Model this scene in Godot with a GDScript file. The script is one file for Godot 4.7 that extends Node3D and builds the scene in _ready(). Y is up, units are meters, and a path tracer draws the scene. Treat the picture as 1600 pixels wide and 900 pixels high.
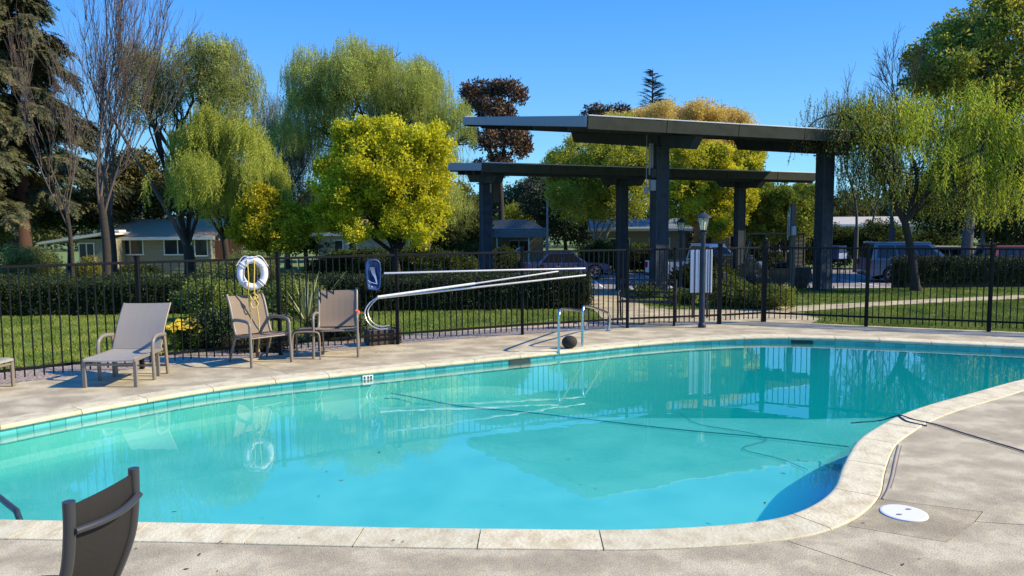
extends Node3D
# A kidney shaped swimming pool with a concrete deck, black fence, patio chairs, solar carports and garden trees.

const SUN_TO := Vector3(0.801, 0.595, 0.070)
var M := {}
var taken := {}
var rng := RandomNumberGenerator.new()

func _ready() -> void:
	# camera: eye height just under two metres, looking slightly down over the water
	var cam := Camera3D.new()
	cam.name = "camera"
	cam.fov = 42.57
	cam.near = 0.05
	cam.far = 900.0
	cam.position = Vector3(0, 1.96, 0)
	cam.basis = Basis(Vector3.RIGHT, deg_to_rad(-4.87)) * Basis(Vector3(0, 0, 1), deg_to_rad(-0.37))
	add_child(cam)
	cam.current = true
	# clear blue sky
	var sky_mat := ProceduralSkyMaterial.new()
	sky_mat.sky_top_color = lin(0.0155, 0.182, 0.70)
	sky_mat.sky_horizon_color = lin(0.307, 0.654, 0.76)
	sky_mat.sky_curve = 0.11
	sky_mat.ground_bottom_color = lin(0.12, 0.12, 0.11)
	sky_mat.ground_horizon_color = lin(0.26, 0.34, 0.36)
	sky_mat.sun_angle_max = 12.0
	var sky := Sky.new()
	sky.sky_material = sky_mat
	var env := Environment.new()
	env.background_mode = Environment.BG_SKY
	env.sky = sky
	env.background_energy_multiplier = 1.0
	env.tonemap_mode = Environment.TONE_MAPPER_LINEAR
	env.tonemap_exposure = 1.56
	env.volumetric_fog_enabled = true
	env.volumetric_fog_density = 0.0
	env.sdfgi_enabled = true
	env.ssao_enabled = true
	env.ssil_enabled = true
	var we := WorldEnvironment.new()
	we.name = "world_environment"
	we.environment = env
	add_child(we)
	# sun: high in the right, a little beyond the pool
	var sun := DirectionalLight3D.new()
	sun.name = "sun"
	sun.light_energy = 1.55
	sun.light_color = Color(1.0, 0.93, 0.80)
	sun.light_angular_distance = 0.53
	sun.shadow_enabled = true
	sun.look_at_from_position(SUN_TO * 50.0, Vector3.ZERO)
	add_child(sun)
	rng.seed = 12
	make_materials()
	M.yucca = []
	for c in [Color(0.12, 0.16, 0.06), Color(0.22, 0.25, 0.10), Color(0.30, 0.30, 0.15)]:
		var ym := mat(c.r, c.g, c.b, 0.55)
		ym.cull_mode = BaseMaterial3D.CULL_DISABLED
		ym.backlight_enabled = true
		ym.backlight = Color(0.4, 0.4, 0.2)
		M.yucca.append(ym)
	M.dead_leaf = [mat(0.035, 0.025, 0.015, 0.8), mat(0.07, 0.05, 0.03, 0.8)]
	# the ground, the deck and the pool
	pool_in = pool_outline()
	pool_n = out_normals(pool_in)
	build_ground()
	build_deck()
	build_pool()
	# large structures
	build_carports()
	build_houses()
	build_fence()
	# trees and plants
	build_trees()
	build_plants()
	# vehicles, furniture and small things
	build_vehicles()
	build_street_things()
	build_furniture()
	build_pool_gear()
	clear_helper_metas(self)

class Geo:
	var v := PackedVector3Array()
	var n := PackedVector3Array()
	var c := PackedColorArray()
	var tint := Color(1, 1, 1)
	var tinted := false
	func tri(a: Vector3, b: Vector3, d: Vector3, out: Vector3) -> void:
		var nn := (b - a).cross(d - a)
		if nn.length_squared() < 1e-16:
			return
		nn = nn.normalized()
		if nn.dot(out) > 0:
			v.append(a); v.append(d); v.append(b)
		else:
			nn = -nn
			v.append(a); v.append(b); v.append(d)
		n.append(nn); n.append(nn); n.append(nn)
		if tinted:
			c.append(tint); c.append(tint); c.append(tint)
	func quad(a: Vector3, b: Vector3, d: Vector3, e: Vector3, out: Vector3) -> void:
		tri(a, b, d, out)
		tri(a, d, e, out)
	func smooth(a: Vector3, b: Vector3, d: Vector3, na: Vector3, nb: Vector3, nd: Vector3) -> void:
		if (b - a).cross(d - a).dot(na + nb + nd) > 0:
			v.append(a); v.append(d); v.append(b)
			n.append(na); n.append(nd); n.append(nb)
		else:
			v.append(a); v.append(b); v.append(d)
			n.append(na); n.append(nb); n.append(nd)
		if tinted:
			c.append(tint); c.append(tint); c.append(tint)
	func box(size: Vector3, xf := Transform3D.IDENTITY, ch := 0.0) -> void:
		var h := size / 2
		if ch <= 0.0:
			for ax in 3:
				for s in [-1.0, 1.0]:
					var o := Vector3.ZERO; o[ax] = s
					var u := Vector3.ZERO; u[(ax + 1) % 3] = 1
					var w := Vector3.ZERO; w[(ax + 2) % 3] = 1
					quad(xf * ((o - u - w) * h), xf * ((o + u - w) * h), xf * ((o + u + w) * h), xf * ((o - u + w) * h), xf.basis * o)
			return
		var g := h - Vector3(ch, ch, ch)
		for ax in 3:
			for s in [-1.0, 1.0]:
				var o := Vector3.ZERO; o[ax] = s
				var u := Vector3.ZERO; u[(ax + 1) % 3] = 1
				var w := Vector3.ZERO; w[(ax + 2) % 3] = 1
				quad(xf * (o * h + (-u - w) * g), xf * (o * h + (u - w) * g), xf * (o * h + (u + w) * g), xf * (o * h + (w - u) * g), xf.basis * o)
				for t in [-1.0, 1.0]:
					quad(xf * (o * h + (u * t - w) * g), xf * (o * h + (u * t + w) * g), xf * (o * g + u * t * h + w * g), xf * (o * g + u * t * h - w * g), xf.basis * (o + u * t))
		for sx in [-1.0, 1.0]:
			for sy in [-1.0, 1.0]:
				for sz in [-1.0, 1.0]:
					var s := Vector3(sx, sy, sz)
					tri(xf * (s * Vector3(h.x, g.y, g.z)), xf * (s * Vector3(g.x, h.y, g.z)), xf * (s * Vector3(g.x, g.y, h.z)), xf.basis * s)
	func beam(a: Vector3, b: Vector3, w: float, h: float, up := Vector3.UP, ch := 0.0) -> void:
		var z := (b - a).normalized()
		if absf(z.dot(up)) > 0.98:
			up = Vector3.FORWARD
		var x := up.cross(z).normalized()
		box(Vector3(w, h, a.distance_to(b)), Transform3D(Basis(x, z.cross(x), z), (a + b) / 2), ch)
	func tube(path: Array, r, sides := 8, caps := true, flat := 1.0) -> void:
		var m := path.size()
		var rings := []
		var norms := []
		var last := Vector3.UP
		for i in m:
			var p: Vector3 = path[i]
			var d: Vector3 = (path[mini(i + 1, m - 1)] as Vector3) - (path[maxi(i - 1, 0)] as Vector3)
			d = d.normalized()
			if i == 0:
				last = Vector3.RIGHT if absf(d.x) < 0.8 else Vector3.UP
			var x := (last - d * last.dot(d)).normalized()
			last = x
			var y := d.cross(x)
			var rr: float = r[i] if r is Array else r
			var ring := []
			var nr := []
			for k in sides:
				var a := TAU * k / sides
				var nn := x * cos(a) + y * sin(a) * flat
				ring.append(p + nn * rr)
				nr.append((x * cos(a) + y * sin(a)).normalized())
			rings.append(ring); norms.append(nr)
		for i in m - 1:
			for k in sides:
				var k2 := (k + 1) % sides
				smooth(rings[i][k], rings[i][k2], rings[i + 1][k2], norms[i][k], norms[i][k2], norms[i + 1][k2])
				smooth(rings[i][k], rings[i + 1][k2], rings[i + 1][k], norms[i][k], norms[i + 1][k2], norms[i + 1][k])
		if caps:
			for e in [0, m - 1]:
				var out: Vector3 = (path[e] as Vector3) - (path[1 if e == 0 else m - 2] as Vector3)
				for k in range(1, sides - 1):
					tri(rings[e][0], rings[e][k], rings[e][k + 1], out)
	func lathe(profile: Array, sides: int, xf := Transform3D.IDENTITY) -> void:
		for i in profile.size() - 1:
			var a: Vector2 = profile[i]
			var b: Vector2 = profile[i + 1]
			var t := (b - a).normalized()
			var nn := Vector2(t.y, -t.x)
			for k in sides:
				var p := []
				var q := []
				for kk in [k, k + 1]:
					var an: float = TAU * kk / sides
					var dir := Vector3(cos(an), 0, sin(an))
					p.append([xf * (dir * a.x + Vector3(0, a.y, 0)), (xf.basis * (dir * nn.x + Vector3(0, nn.y, 0))).normalized()])
					q.append(xf * (dir * b.x + Vector3(0, b.y, 0)))
				smooth(p[0][0], p[1][0], q[1], p[0][1], p[1][1], p[1][1])
				smooth(p[0][0], q[1], q[0], p[0][1], p[1][1], p[0][1])
	func prism(poly: PackedVector2Array, depth: float, xf := Transform3D.IDENTITY) -> void:
		var idx := Geometry2D.triangulate_polygon(poly)
		for s in [-0.5, 0.5]:
			for i in range(0, idx.size(), 3):
				tri(xf * Vector3(poly[idx[i]].x, poly[idx[i]].y, depth * s), xf * Vector3(poly[idx[i + 1]].x, poly[idx[i + 1]].y, depth * s), xf * Vector3(poly[idx[i + 2]].x, poly[idx[i + 2]].y, depth * s), xf.basis * Vector3(0, 0, s))
		var cw := Geometry2D.is_polygon_clockwise(poly)
		for i in poly.size():
			var a := poly[i]
			var b := poly[(i + 1) % poly.size()]
			var o := Vector2(b.y - a.y, a.x - b.x) * (1.0 if not cw else -1.0)
			quad(xf * Vector3(a.x, a.y, -depth / 2), xf * Vector3(b.x, b.y, -depth / 2), xf * Vector3(b.x, b.y, depth / 2), xf * Vector3(a.x, a.y, depth / 2), xf.basis * Vector3(o.x, o.y, 0))
	func ball(at: Vector3, r: Vector3, rings := 8, segs := 12) -> void:
		for i in rings:
			for k in segs:
				var p := []
				for ik in [[i, k], [i, k + 1], [i + 1, k + 1], [i + 1, k]]:
					var la: float = PI * ik[0] / rings
					var lo: float = TAU * ik[1] / segs
					p.append(Vector3(sin(la) * cos(lo), cos(la), sin(la) * sin(lo)))
				var q := []
				var nn := []
				for e in p:
					q.append(at + e * r); nn.append((e / r).normalized())
				smooth(q[0], q[1], q[2], nn[0], nn[1], nn[2])
				smooth(q[0], q[2], q[3], nn[0], nn[2], nn[3])
	func mesh() -> ArrayMesh:
		var a := []
		a.resize(Mesh.ARRAY_MAX)
		a[Mesh.ARRAY_VERTEX] = v
		a[Mesh.ARRAY_NORMAL] = n
		if tinted:
			a[Mesh.ARRAY_COLOR] = c
		var me := ArrayMesh.new()
		me.add_surface_from_arrays(Mesh.PRIMITIVE_TRIANGLES, a)
		return me

# ---------- naming and tagging
func numbered(called: String) -> String:
	var k: int = taken.get(called, 0)
	taken[called] = k + 1
	return called if k == 0 else "%s_%03d" % [called, k]

func put(shape, called: String, mat: Material, parent: Node3D = null, at := Transform3D.IDENTITY) -> MeshInstance3D:
	var o := MeshInstance3D.new()
	o.mesh = shape.mesh() if shape is Geo else shape
	o.material_override = mat
	o.transform = at
	if parent == null:
		o.name = numbered(called)
		add_child(o)
	else:
		o.name = part_name(parent, called)
		parent.add_child(o, true)
	return o

func part_name(parent: Node3D, called: String) -> String:
	var d: Dictionary = parent.get_meta("used", {}) if parent.has_meta("used") else {}
	var k: int = d.get(called, 0)
	d[called] = k + 1
	parent.set_meta("used", d)
	return called if k == 0 else "%s_%03d" % [called, k]

func tag(o: Node, label: String, category: String, group := "") -> Node:
	o.set_meta("label", label)
	o.set_meta("category", category)
	if group:
		o.set_meta("group", group)
	return o

func struct(o: Node) -> Node:
	o.set_meta("kind", "structure")
	return o

func stuff(o: Node) -> Node:
	o.set_meta("kind", "stuff")
	return o

func thing(called: String, label: String, category: String, at := Vector3.ZERO, turn := 0.0, group := "") -> Node3D:
	var o := Node3D.new()
	o.name = numbered(called)
	add_child(o)
	o.position = at
	o.rotation.y = turn
	tag(o, label, category, group)
	return o

func dup(src: Node3D, called: String, label: String, at: Vector3, turn: float) -> Node3D:
	var o: Node3D = src.duplicate()
	o.name = numbered(called)
	add_child(o)
	o.position = at
	o.rotation.y = turn
	o.set_meta("label", label)
	return o

func clear_helper_metas(o: Node) -> void:
	if o.has_meta("used"):
		o.remove_meta("used")
	for ch in o.get_children():
		clear_helper_metas(ch)

func T(x: float, y: float, z: float, turn := 0.0) -> Transform3D:
	return Transform3D(Basis(Vector3.UP, turn), Vector3(x, y, z))

# ---------- materials (colours are given as linear, real-world base colours)
func lin(r: float, g: float, b: float) -> Color:
	return Color(r, g, b).linear_to_srgb()

func mat(r: float, g: float, b: float, rough := 0.8, metal := 0.0) -> StandardMaterial3D:
	var m := StandardMaterial3D.new()
	m.albedo_color = lin(r, g, b)
	m.roughness = rough
	m.metallic = metal
	return m

func ramp(stops: Array) -> Gradient:
	var g := Gradient.new()
	var offs := PackedFloat32Array()
	var cols := PackedColorArray()
	for s in stops:
		offs.append(s[0])
		cols.append(lin(s[1], s[2], s[3]))
	g.offsets = offs
	g.colors = cols
	return g

func noise_tex(stops, freq: float, kind := FastNoiseLite.TYPE_SIMPLEX_SMOOTH, octaves := 4, size := 512, sd := 1, normal := 0.0) -> NoiseTexture2D:
	var f := FastNoiseLite.new()
	f.noise_type = kind
	f.frequency = freq
	f.fractal_octaves = octaves
	f.seed = sd
	var t := NoiseTexture2D.new()
	t.width = size
	t.height = size
	t.seamless = true
	t.noise = f
	if normal > 0:
		t.as_normal_map = true
		t.bump_strength = normal
	elif stops:
		t.color_ramp = ramp(stops)
	return t

func tri_mat(m: StandardMaterial3D, scale: float, world := true) -> StandardMaterial3D:
	m.uv1_triplanar = true
	m.uv1_world_triplanar = world
	m.uv1_scale = Vector3.ONE * scale
	return m

func fine_detail(m: StandardMaterial3D, tex: Texture2D, scale: float) -> void:
	m.detail_enabled = true
	m.detail_blend_mode = BaseMaterial3D.BLEND_MODE_MUL
	m.detail_uv_layer = BaseMaterial3D.DETAIL_UV_2
	m.detail_albedo = tex
	m.uv2_triplanar = true
	m.uv2_world_triplanar = true
	m.uv2_scale = Vector3.ONE * scale

func leaf_mat(back := 0.5, rough := 0.55) -> StandardMaterial3D:
	var m := StandardMaterial3D.new()
	m.vertex_color_use_as_albedo = true
	m.roughness = rough
	m.backlight_enabled = true
	m.backlight = Color(back, back, back * 0.7)
	m.cull_mode = BaseMaterial3D.CULL_DISABLED
	m.metallic_specular = 0.35
	return m

func make_materials() -> void:
	var grain := noise_tex([[0.0, 0.30, 0.29, 0.27], [0.28, 0.62, 0.61, 0.60], [0.42, 0.85, 0.845, 0.84], [0.6, 0.97, 0.97, 0.965], [0.8, 1, 1, 1], [1, 1, 1, 1]], 0.075, FastNoiseLite.TYPE_SIMPLEX, 5, 512, 7)
	var bumps := noise_tex(null, 0.09, FastNoiseLite.TYPE_SIMPLEX, 4, 512, 3)
	# deck concrete: weathered grey tan, with stains
	var d := mat(1, 1, 1, 0.9)
	d.albedo_texture = noise_tex([[0.0, 0.34, 0.295, 0.195], [0.34, 0.405, 0.352, 0.232], [0.40, 0.435, 0.378, 0.248], [0.5, 0.46, 0.40, 0.262], [0.56, 0.485, 0.425, 0.28], [0.60, 0.53, 0.468, 0.31], [0.75, 0.56, 0.50, 0.335], [1, 0.65, 0.59, 0.41]], 0.011, FastNoiseLite.TYPE_SIMPLEX_SMOOTH, 6, 1024, 11)
	tri_mat(d, 0.16)
	d.uv1_scale = Vector3(0.14, 0.16, 0.20)
	fine_detail(d, grain, 1.9)
	d.heightmap_enabled = true
	d.heightmap_texture = bumps
	d.heightmap_scale = 0.5
	M.deck = d
	var d2: StandardMaterial3D = d.duplicate()
	d2.albedo_color = lin(0.86, 0.84, 0.80)
	M.deck_patch = d2
	var d3: StandardMaterial3D = d.duplicate()
	d3.albedo_color = lin(1.0, 0.97, 0.93)
	d3.uv1_offset = Vector3(3.3, 0.4, 1.7)
	M.deck_b = d3
	# coping: pale sandy cast stone
	M.coping = []
	for k in 4:
		var c := mat([1.0, 0.94, 1.0, 0.90][k], [0.985, 0.92, 0.97, 0.89][k], [0.96, 0.89, 0.93, 0.86][k], 0.85)
		c.albedo_texture = noise_tex([[0.0, 0.54, 0.47, 0.29], [0.4, 0.68, 0.62, 0.415], [0.55, 0.73, 0.68, 0.465], [1, 0.79, 0.75, 0.53]], 0.02, FastNoiseLite.TYPE_SIMPLEX_SMOOTH, 5, 512, 21) if k == 0 else M.coping[0].albedo_texture
		tri_mat(c, 0.45)
		c.uv1_offset = Vector3(k * 0.37, k * 0.21, k * 0.53)
		fine_detail(c, grain, 3.0)
		c.heightmap_enabled = true
		c.heightmap_texture = bumps
		c.heightmap_scale = 0.3
		M.coping.append(c)
	M.grout = mat(0.16, 0.14, 0.12, 0.95)
	# pool plaster and tiles
	var pl := mat(1, 1, 1, 0.6)
	pl.albedo_texture = noise_tex([[0.0, 0.10, 0.58, 0.48], [0.45, 0.13, 0.66, 0.545], [0.6, 0.145, 0.69, 0.57], [1, 0.17, 0.74, 0.61]], 0.01, FastNoiseLite.TYPE_SIMPLEX_SMOOTH, 5, 512, 31)
	tri_mat(pl, 0.2)
	M.plaster = pl
	M.tile = []
	for k in 4:
		M.tile.append(mat([0.075, 0.10, 0.055, 0.13][k], [0.40, 0.45, 0.35, 0.47][k], [0.39, 0.44, 0.35, 0.45][k], 0.18))
	M.tile_white = mat(0.72, 0.74, 0.72, 0.25)
	M.tile_gap = mat(0.40, 0.55, 0.56, 0.8)
	M.dark_line = mat(0.02, 0.07, 0.12, 0.5)
	var w := StandardMaterial3D.new()
	w.albedo_color = Color(0.05, 0.62, 0.62, 0.05)
	w.transparency = BaseMaterial3D.TRANSPARENCY_ALPHA
	w.roughness = 0.0
	w.metallic_specular = 0.5
	w.normal_enabled = true
	w.normal_texture = noise_tex(null, 0.012, FastNoiseLite.TYPE_SIMPLEX_SMOOTH, 3, 512, 41, 2.0)
	w.normal_scale = 0.035
	tri_mat(w, 0.35)
	M.water = w
	# ground
	var gr := mat(1, 1, 1, 0.95)
	gr.albedo_texture = noise_tex([[0.0, 0.07, 0.10, 0.022], [0.4, 0.11, 0.165, 0.032], [0.6, 0.15, 0.215, 0.042], [1, 0.21, 0.25, 0.07]], 0.03, FastNoiseLite.TYPE_SIMPLEX_SMOOTH, 5, 512, 51)
	tri_mat(gr, 0.2)
	M.lawn = gr
	var so := mat(1, 1, 1, 0.95)
	so.albedo_texture = noise_tex([[0.0, 0.17, 0.115, 0.075], [0.45, 0.36, 0.27, 0.185], [0.6, 0.47, 0.36, 0.25], [1, 0.6, 0.5, 0.38]], 0.05, FastNoiseLite.TYPE_SIMPLEX, 5, 512, 52)
	tri_mat(so, 0.6)
	so.heightmap_enabled = true
	so.heightmap_texture = bumps
	so.heightmap_scale = 0.5
	M.soil = so
	var asp := mat(1, 1, 1, 0.9)
	asp.albedo_texture = noise_tex([[0.0, 0.16, 0.15, 0.145], [0.5, 0.25, 0.235, 0.22], [1, 0.34, 0.32, 0.3]], 0.02, FastNoiseLite.TYPE_SIMPLEX_SMOOTH, 6, 512, 53)
	tri_mat(asp, 0.13)
	fine_detail(asp, grain, 1.2)
	M.asphalt = asp
	M.concrete = d.duplicate()
	M.concrete.albedo_color = lin(0.95, 0.93, 0.9)
	M.kerb = mat(0.42, 0.41, 0.39, 0.9)
	M.paint = mat(0.75, 0.75, 0.72, 0.7)
	# metals and furniture
	M.fence = mat(0.006, 0.0065, 0.008, 0.55)
	M.fence.metallic_specular = 0.3
	M.black_iron = mat(0.014, 0.014, 0.016, 0.5)
	M.chrome = mat(0.62, 0.62, 0.62, 0.22, 1.0)
	M.pole = mat(0.66, 0.64, 0.62, 0.3, 0.65)
	M.frame = mat(0.20, 0.175, 0.145, 0.4)
	M.frame_tan = mat(0.24, 0.18, 0.12, 0.5)
	M.frame_dark = mat(0.035, 0.037, 0.042, 0.35)
	var weave := weave_tex()
	M.sling = sling_mat(0.62, 0.48, 0.35, weave)
	M.sling_pale = sling_mat(0.80, 0.74, 0.66, weave)
	M.sling_white = sling_mat(0.82, 0.79, 0.70, weave)
	M.sling_dark = sling_mat(0.05, 0.047, 0.046, weave)
	M.white = mat(0.76, 0.76, 0.76, 0.55)
	M.ring_white = mat(0.74, 0.73, 0.78, 0.6)
	M.rope = mat(0.62, 0.47, 0.10, 0.85)
	M.rope_white = mat(0.6, 0.58, 0.55, 0.85)
	M.net_blue = mat(0.008, 0.04, 0.15, 0.45)
	M.net_mesh = mat(0.28, 0.38, 0.55, 0.8)
	M.orange = mat(0.75, 0.10, 0.02, 0.6)
	M.plastic_white = mat(0.68, 0.68, 0.66, 0.5)
	M.hole = mat(0.035, 0.04, 0.042, 0.8)
	M.ball = mat(0.022, 0.016, 0.012, 0.85)
	M.hose = mat(0.035, 0.04, 0.055, 0.45)
	M.drain = mat(0.24, 0.21, 0.17, 0.9)
	M.steel_paint = noisy(0.046, 0.057, 0.075, 0.5, 0.3)
	M.fascia = noisy(0.055, 0.06, 0.048, 0.5, 0.25)
	M.fascia_trim = mat(0.55, 0.57, 0.58, 0.4, 0.2)
	M.steel_edge = noisy(0.06, 0.075, 0.095, 0.5, 0.5)
	M.underside = mat(0.03, 0.034, 0.042, 0.6)
	M.panel_glass = mat(0.02, 0.03, 0.06, 0.12)
	M.box_grey = mat(0.26, 0.29, 0.33, 0.5)
	M.box_brown = mat(0.06, 0.045, 0.036, 0.7)
	# buildings
	M.siding = noisy(0.31, 0.275, 0.185, 0.85, 1.0)
	M.siding_grey = noisy(0.30, 0.27, 0.19, 0.85, 1.0)
	M.siding_white = noisy(0.45, 0.42, 0.34, 0.85, 1.0)
	M.siding_tan = noisy(0.66, 0.52, 0.38, 0.85, 1.0)
	M.roof_grey = noisy(0.34, 0.26, 0.16, 0.95, 1.6)
	M.roof_blue = noisy(0.19, 0.245, 0.27, 0.6, 0.8)
	M.roof_pale = noisy(0.5, 0.48, 0.42, 0.8, 0.8)
	M.trim = mat(0.66, 0.64, 0.58, 0.7)
	M.pane = mat(0.018, 0.025, 0.032, 0.08)
	M.wood_red = noisy(0.25, 0.11, 0.055, 0.85, 3.0)
	M.wood_grey = noisy(0.13, 0.105, 0.09, 0.9, 3.0)
	# bark and trees
	M.bark = bark(0.05, 0.04, 0.032)
	M.bark_red = bark(0.10, 0.055, 0.042)
	M.bark_pale = bark(0.30, 0.26, 0.21)
	M.bark_grey = bark(0.12, 0.115, 0.10)
	M.twig_red = bark(0.15, 0.115, 0.10)
	M.leaf = leaf_mat(0.95)
	M.leaf_soft = leaf_mat(1.0, 0.6)
	M.leaf_dark = leaf_mat(0.4)
	M.needle = leaf_mat(0.15, 0.7)
	M.grass = leaf_mat(0.6, 0.7)
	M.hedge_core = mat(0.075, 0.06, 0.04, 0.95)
	# vehicles
	M.car_blue = paint(0.045, 0.095, 0.155)
	M.car_white = paint(0.70, 0.71, 0.72)
	M.car_red = paint(0.18, 0.012, 0.014)
	M.car_navy = paint(0.03, 0.05, 0.13)
	M.car_dark = paint(0.02, 0.024, 0.032)
	M.car_silver = paint(0.40, 0.44, 0.48)
	M.tyre = mat(0.02, 0.02, 0.02, 0.85)
	M.rim = mat(0.45, 0.46, 0.48, 0.35, 0.8)
	M.car_glass = mat(0.012, 0.016, 0.02, 0.05)
	M.lamp_red = mat(0.4, 0.01, 0.01, 0.2)
	M.lamp_clear = mat(0.75, 0.77, 0.8, 0.1)
	var lg := StandardMaterial3D.new()
	lg.albedo_color = Color(0.85, 0.9, 0.85, 0.25)
	lg.transparency = BaseMaterial3D.TRANSPARENCY_ALPHA
	lg.roughness = 0.08
	M.lantern_glass = lg
	M.bulb = mat(0.9, 0.78, 0.42, 0.5)  # plain cream colour, gives off no light

func noisy(r: float, g: float, b: float, rough: float, scale: float) -> StandardMaterial3D:
	var m := mat(r, g, b, rough)
	if not M.has("mottle"):
		M.mottle = noise_tex([[0.0, 0.5, 0.5, 0.48], [0.4, 0.8, 0.8, 0.79], [0.55, 0.9, 0.9, 0.9], [1, 1, 1, 1]], 0.02, FastNoiseLite.TYPE_SIMPLEX_SMOOTH, 6, 512, 61)
	m.albedo_texture = M.mottle
	m.metallic_specular = 0.25
	return tri_mat(m, scale)

func paint(r: float, g: float, b: float) -> StandardMaterial3D:
	var m := mat(r, g, b, 0.35)
	m.clearcoat_enabled = true
	m.clearcoat = 1.0
	m.clearcoat_roughness = 0.05
	return m

func bark(r: float, g: float, b: float) -> StandardMaterial3D:
	var m := mat(r, g, b, 0.95)
	if not M.has("bark_tex"):
		M.bark_tex = noise_tex([[0.0, 0.3, 0.3, 0.3], [0.5, 0.8, 0.8, 0.8], [1, 1.0, 1.0, 1.0]], 0.03, FastNoiseLite.TYPE_SIMPLEX, 5, 512, 71)
	m.albedo_texture = M.bark_tex
	tri_mat(m, 1.2)
	m.uv1_scale = Vector3(2.2, 0.5, 2.2)
	m.heightmap_enabled = true
	m.heightmap_texture = M.bark_tex
	m.heightmap_scale = 3.0
	return m

func weave_tex() -> ImageTexture:
	var im := Image.create(64, 64, false, Image.FORMAT_RGB8)
	for y in 64:
		for x in 64:
			var over := (int(x / 8) + int(y / 8)) % 2 == 0
			var e: float = absf(fmod(float(x if over else y), 8.0) - 3.5) / 3.5
			var q: float = (1.0 if over else 0.78) * (1.0 - 0.35 * e * e)
			var h := float((x * 73856093 ^ y * 19349663) % 97) / 97.0
			q *= 0.88 + 0.12 * h
			im.set_pixel(x, y, Color(q, q, q))
	return ImageTexture.create_from_image(im)

func sling_mat(r: float, g: float, b: float, weave: Texture2D) -> StandardMaterial3D:
	var m := mat(r, g, b, 0.75)
	m.albedo_texture = weave
	tri_mat(m, 22.0, false)
	m.backlight_enabled = true
	m.backlight = Color(0.8, 0.78, 0.7)
	return m

# ---------- the lie of the land: level by the pool, falling gently to the car park behind
func gy(z: float) -> float:
	return -0.7 * clampf((-z - 22.0) / 7.0, 0.0, 1.0)

func band(poly: PackedVector2Array, z0: float, z1: float) -> Array:
	return Geometry2D.intersect_polygons(poly, PackedVector2Array([Vector2(-500, z0), Vector2(500, z0), Vector2(500, z1), Vector2(-500, z1)]))

func sheet(polys: Array, off: float) -> Geo:
	var g := Geo.new()
	for poly in polys:
		for zz in [[-22.0, 500.0], [-29.0, -22.0], [-500.0, -29.0]]:
			for q in band(poly, zz[0], zz[1]):
				var idx := Geometry2D.triangulate_polygon(q)
				for i in range(0, idx.size(), 3):
					var t := []
					for k in 3:
						var e: Vector2 = q[idx[i + k]]
						t.append(Vector3(e.x, gy(e.y) + off, e.y))
					g.tri(t[0], t[1], t[2], Vector3.UP)
	return g

func slab(poly: PackedVector2Array, y0: float, y1: float) -> Geo:
	var g := Geo.new()
	var idx := Geometry2D.triangulate_polygon(poly)
	for i in range(0, idx.size(), 3):
		var a := poly[idx[i]]
		var b := poly[idx[i + 1]]
		var d := poly[idx[i + 2]]
		g.tri(Vector3(a.x, y1, a.y), Vector3(b.x, y1, b.y), Vector3(d.x, y1, d.y), Vector3.UP)
	var s := -1.0 if Geometry2D.is_polygon_clockwise(poly) else 1.0
	for i in poly.size():
		var a := poly[i]
		var b := poly[(i + 1) % poly.size()]
		g.quad(Vector3(a.x, y0, a.y), Vector3(b.x, y0, b.y), Vector3(b.x, y1, b.y), Vector3(a.x, y1, a.y), Vector3(b.y - a.y, 0, a.x - b.x) * s)
	return g

const FENCE := [Vector2(-9.2, -7.0), Vector2(-7.1, -8.55), Vector2(-5.15, -10.15), Vector2(-3.55, -11.2), Vector2(-1.9, -12.14), Vector2(0.18, -13.13), Vector2(2.18, -13.9), Vector2(4.05, -14.36), Vector2(5.03, -14.69), Vector2(6.71, -13.91), Vector2(8.55, -13.15), Vector2(10.4, -12.4), Vector2(12.3, -11.6)]

func pool_outline() -> PackedVector2Array:
	var k := [Vector2(-5.1, -7.21), Vector2(-4.46, -8.02), Vector2(-3.5, -8.98), Vector2(-2.07, -9.83), Vector2(-0.4, -10.72), Vector2(1.0, -11.46), Vector2(2.12, -12.05), Vector2(3.3, -12.5), Vector2(4.4, -12.68), Vector2(5.5, -12.5), Vector2(6.8, -12.02), Vector2(8.05, -11.55), Vector2(9.0, -11.2), Vector2(9.55, -10.8), Vector2(9.4, -10.4), Vector2(8.7, -10.1), Vector2(7.6, -9.72), Vector2(6.39, -9.1), Vector2(5.25, -8.34), Vector2(4.51, -7.84), Vector2(3.95, -7.4), Vector2(3.51, -6.97), Vector2(3.19, -6.62), Vector2(2.95, -6.28), Vector2(2.66, -5.81), Vector2(2.36, -5.3), Vector2(1.99, -4.92), Vector2(1.56, -4.71), Vector2(0.81, -4.61), Vector2(-0.01, -4.63), Vector2(-0.85, -4.67), Vector2(-2.13, -4.76), Vector2(-3.47, -4.84), Vector2(-4.7, -4.92), Vector2(-5.5, -5.25), Vector2(-5.78, -5.85), Vector2(-5.6, -6.5)]
	var out := PackedVector2Array()
	var m := k.size()
	for i in m:
		for s in 8:
			out.append(k[i].cubic_interpolate(k[(i + 1) % m], k[(i - 1 + m) % m], k[(i + 2) % m], s / 8.0))
	# even spacing
	var even := PackedVector2Array()
	var total := 0.0
	for i in out.size():
		total += out[i].distance_to(out[(i + 1) % out.size()])
	var count := int(total / 0.076)
	var step := total / count
	var need := 0.0
	var run := 0.0
	for i in out.size():
		var a := out[i]
		var b := out[(i + 1) % out.size()]
		var l := a.distance_to(b)
		while need < run + l - 1e-6 and even.size() < count:
			even.append(a.lerp(b, (need - run) / l))
			need += step
		run += l
	return even

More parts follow.
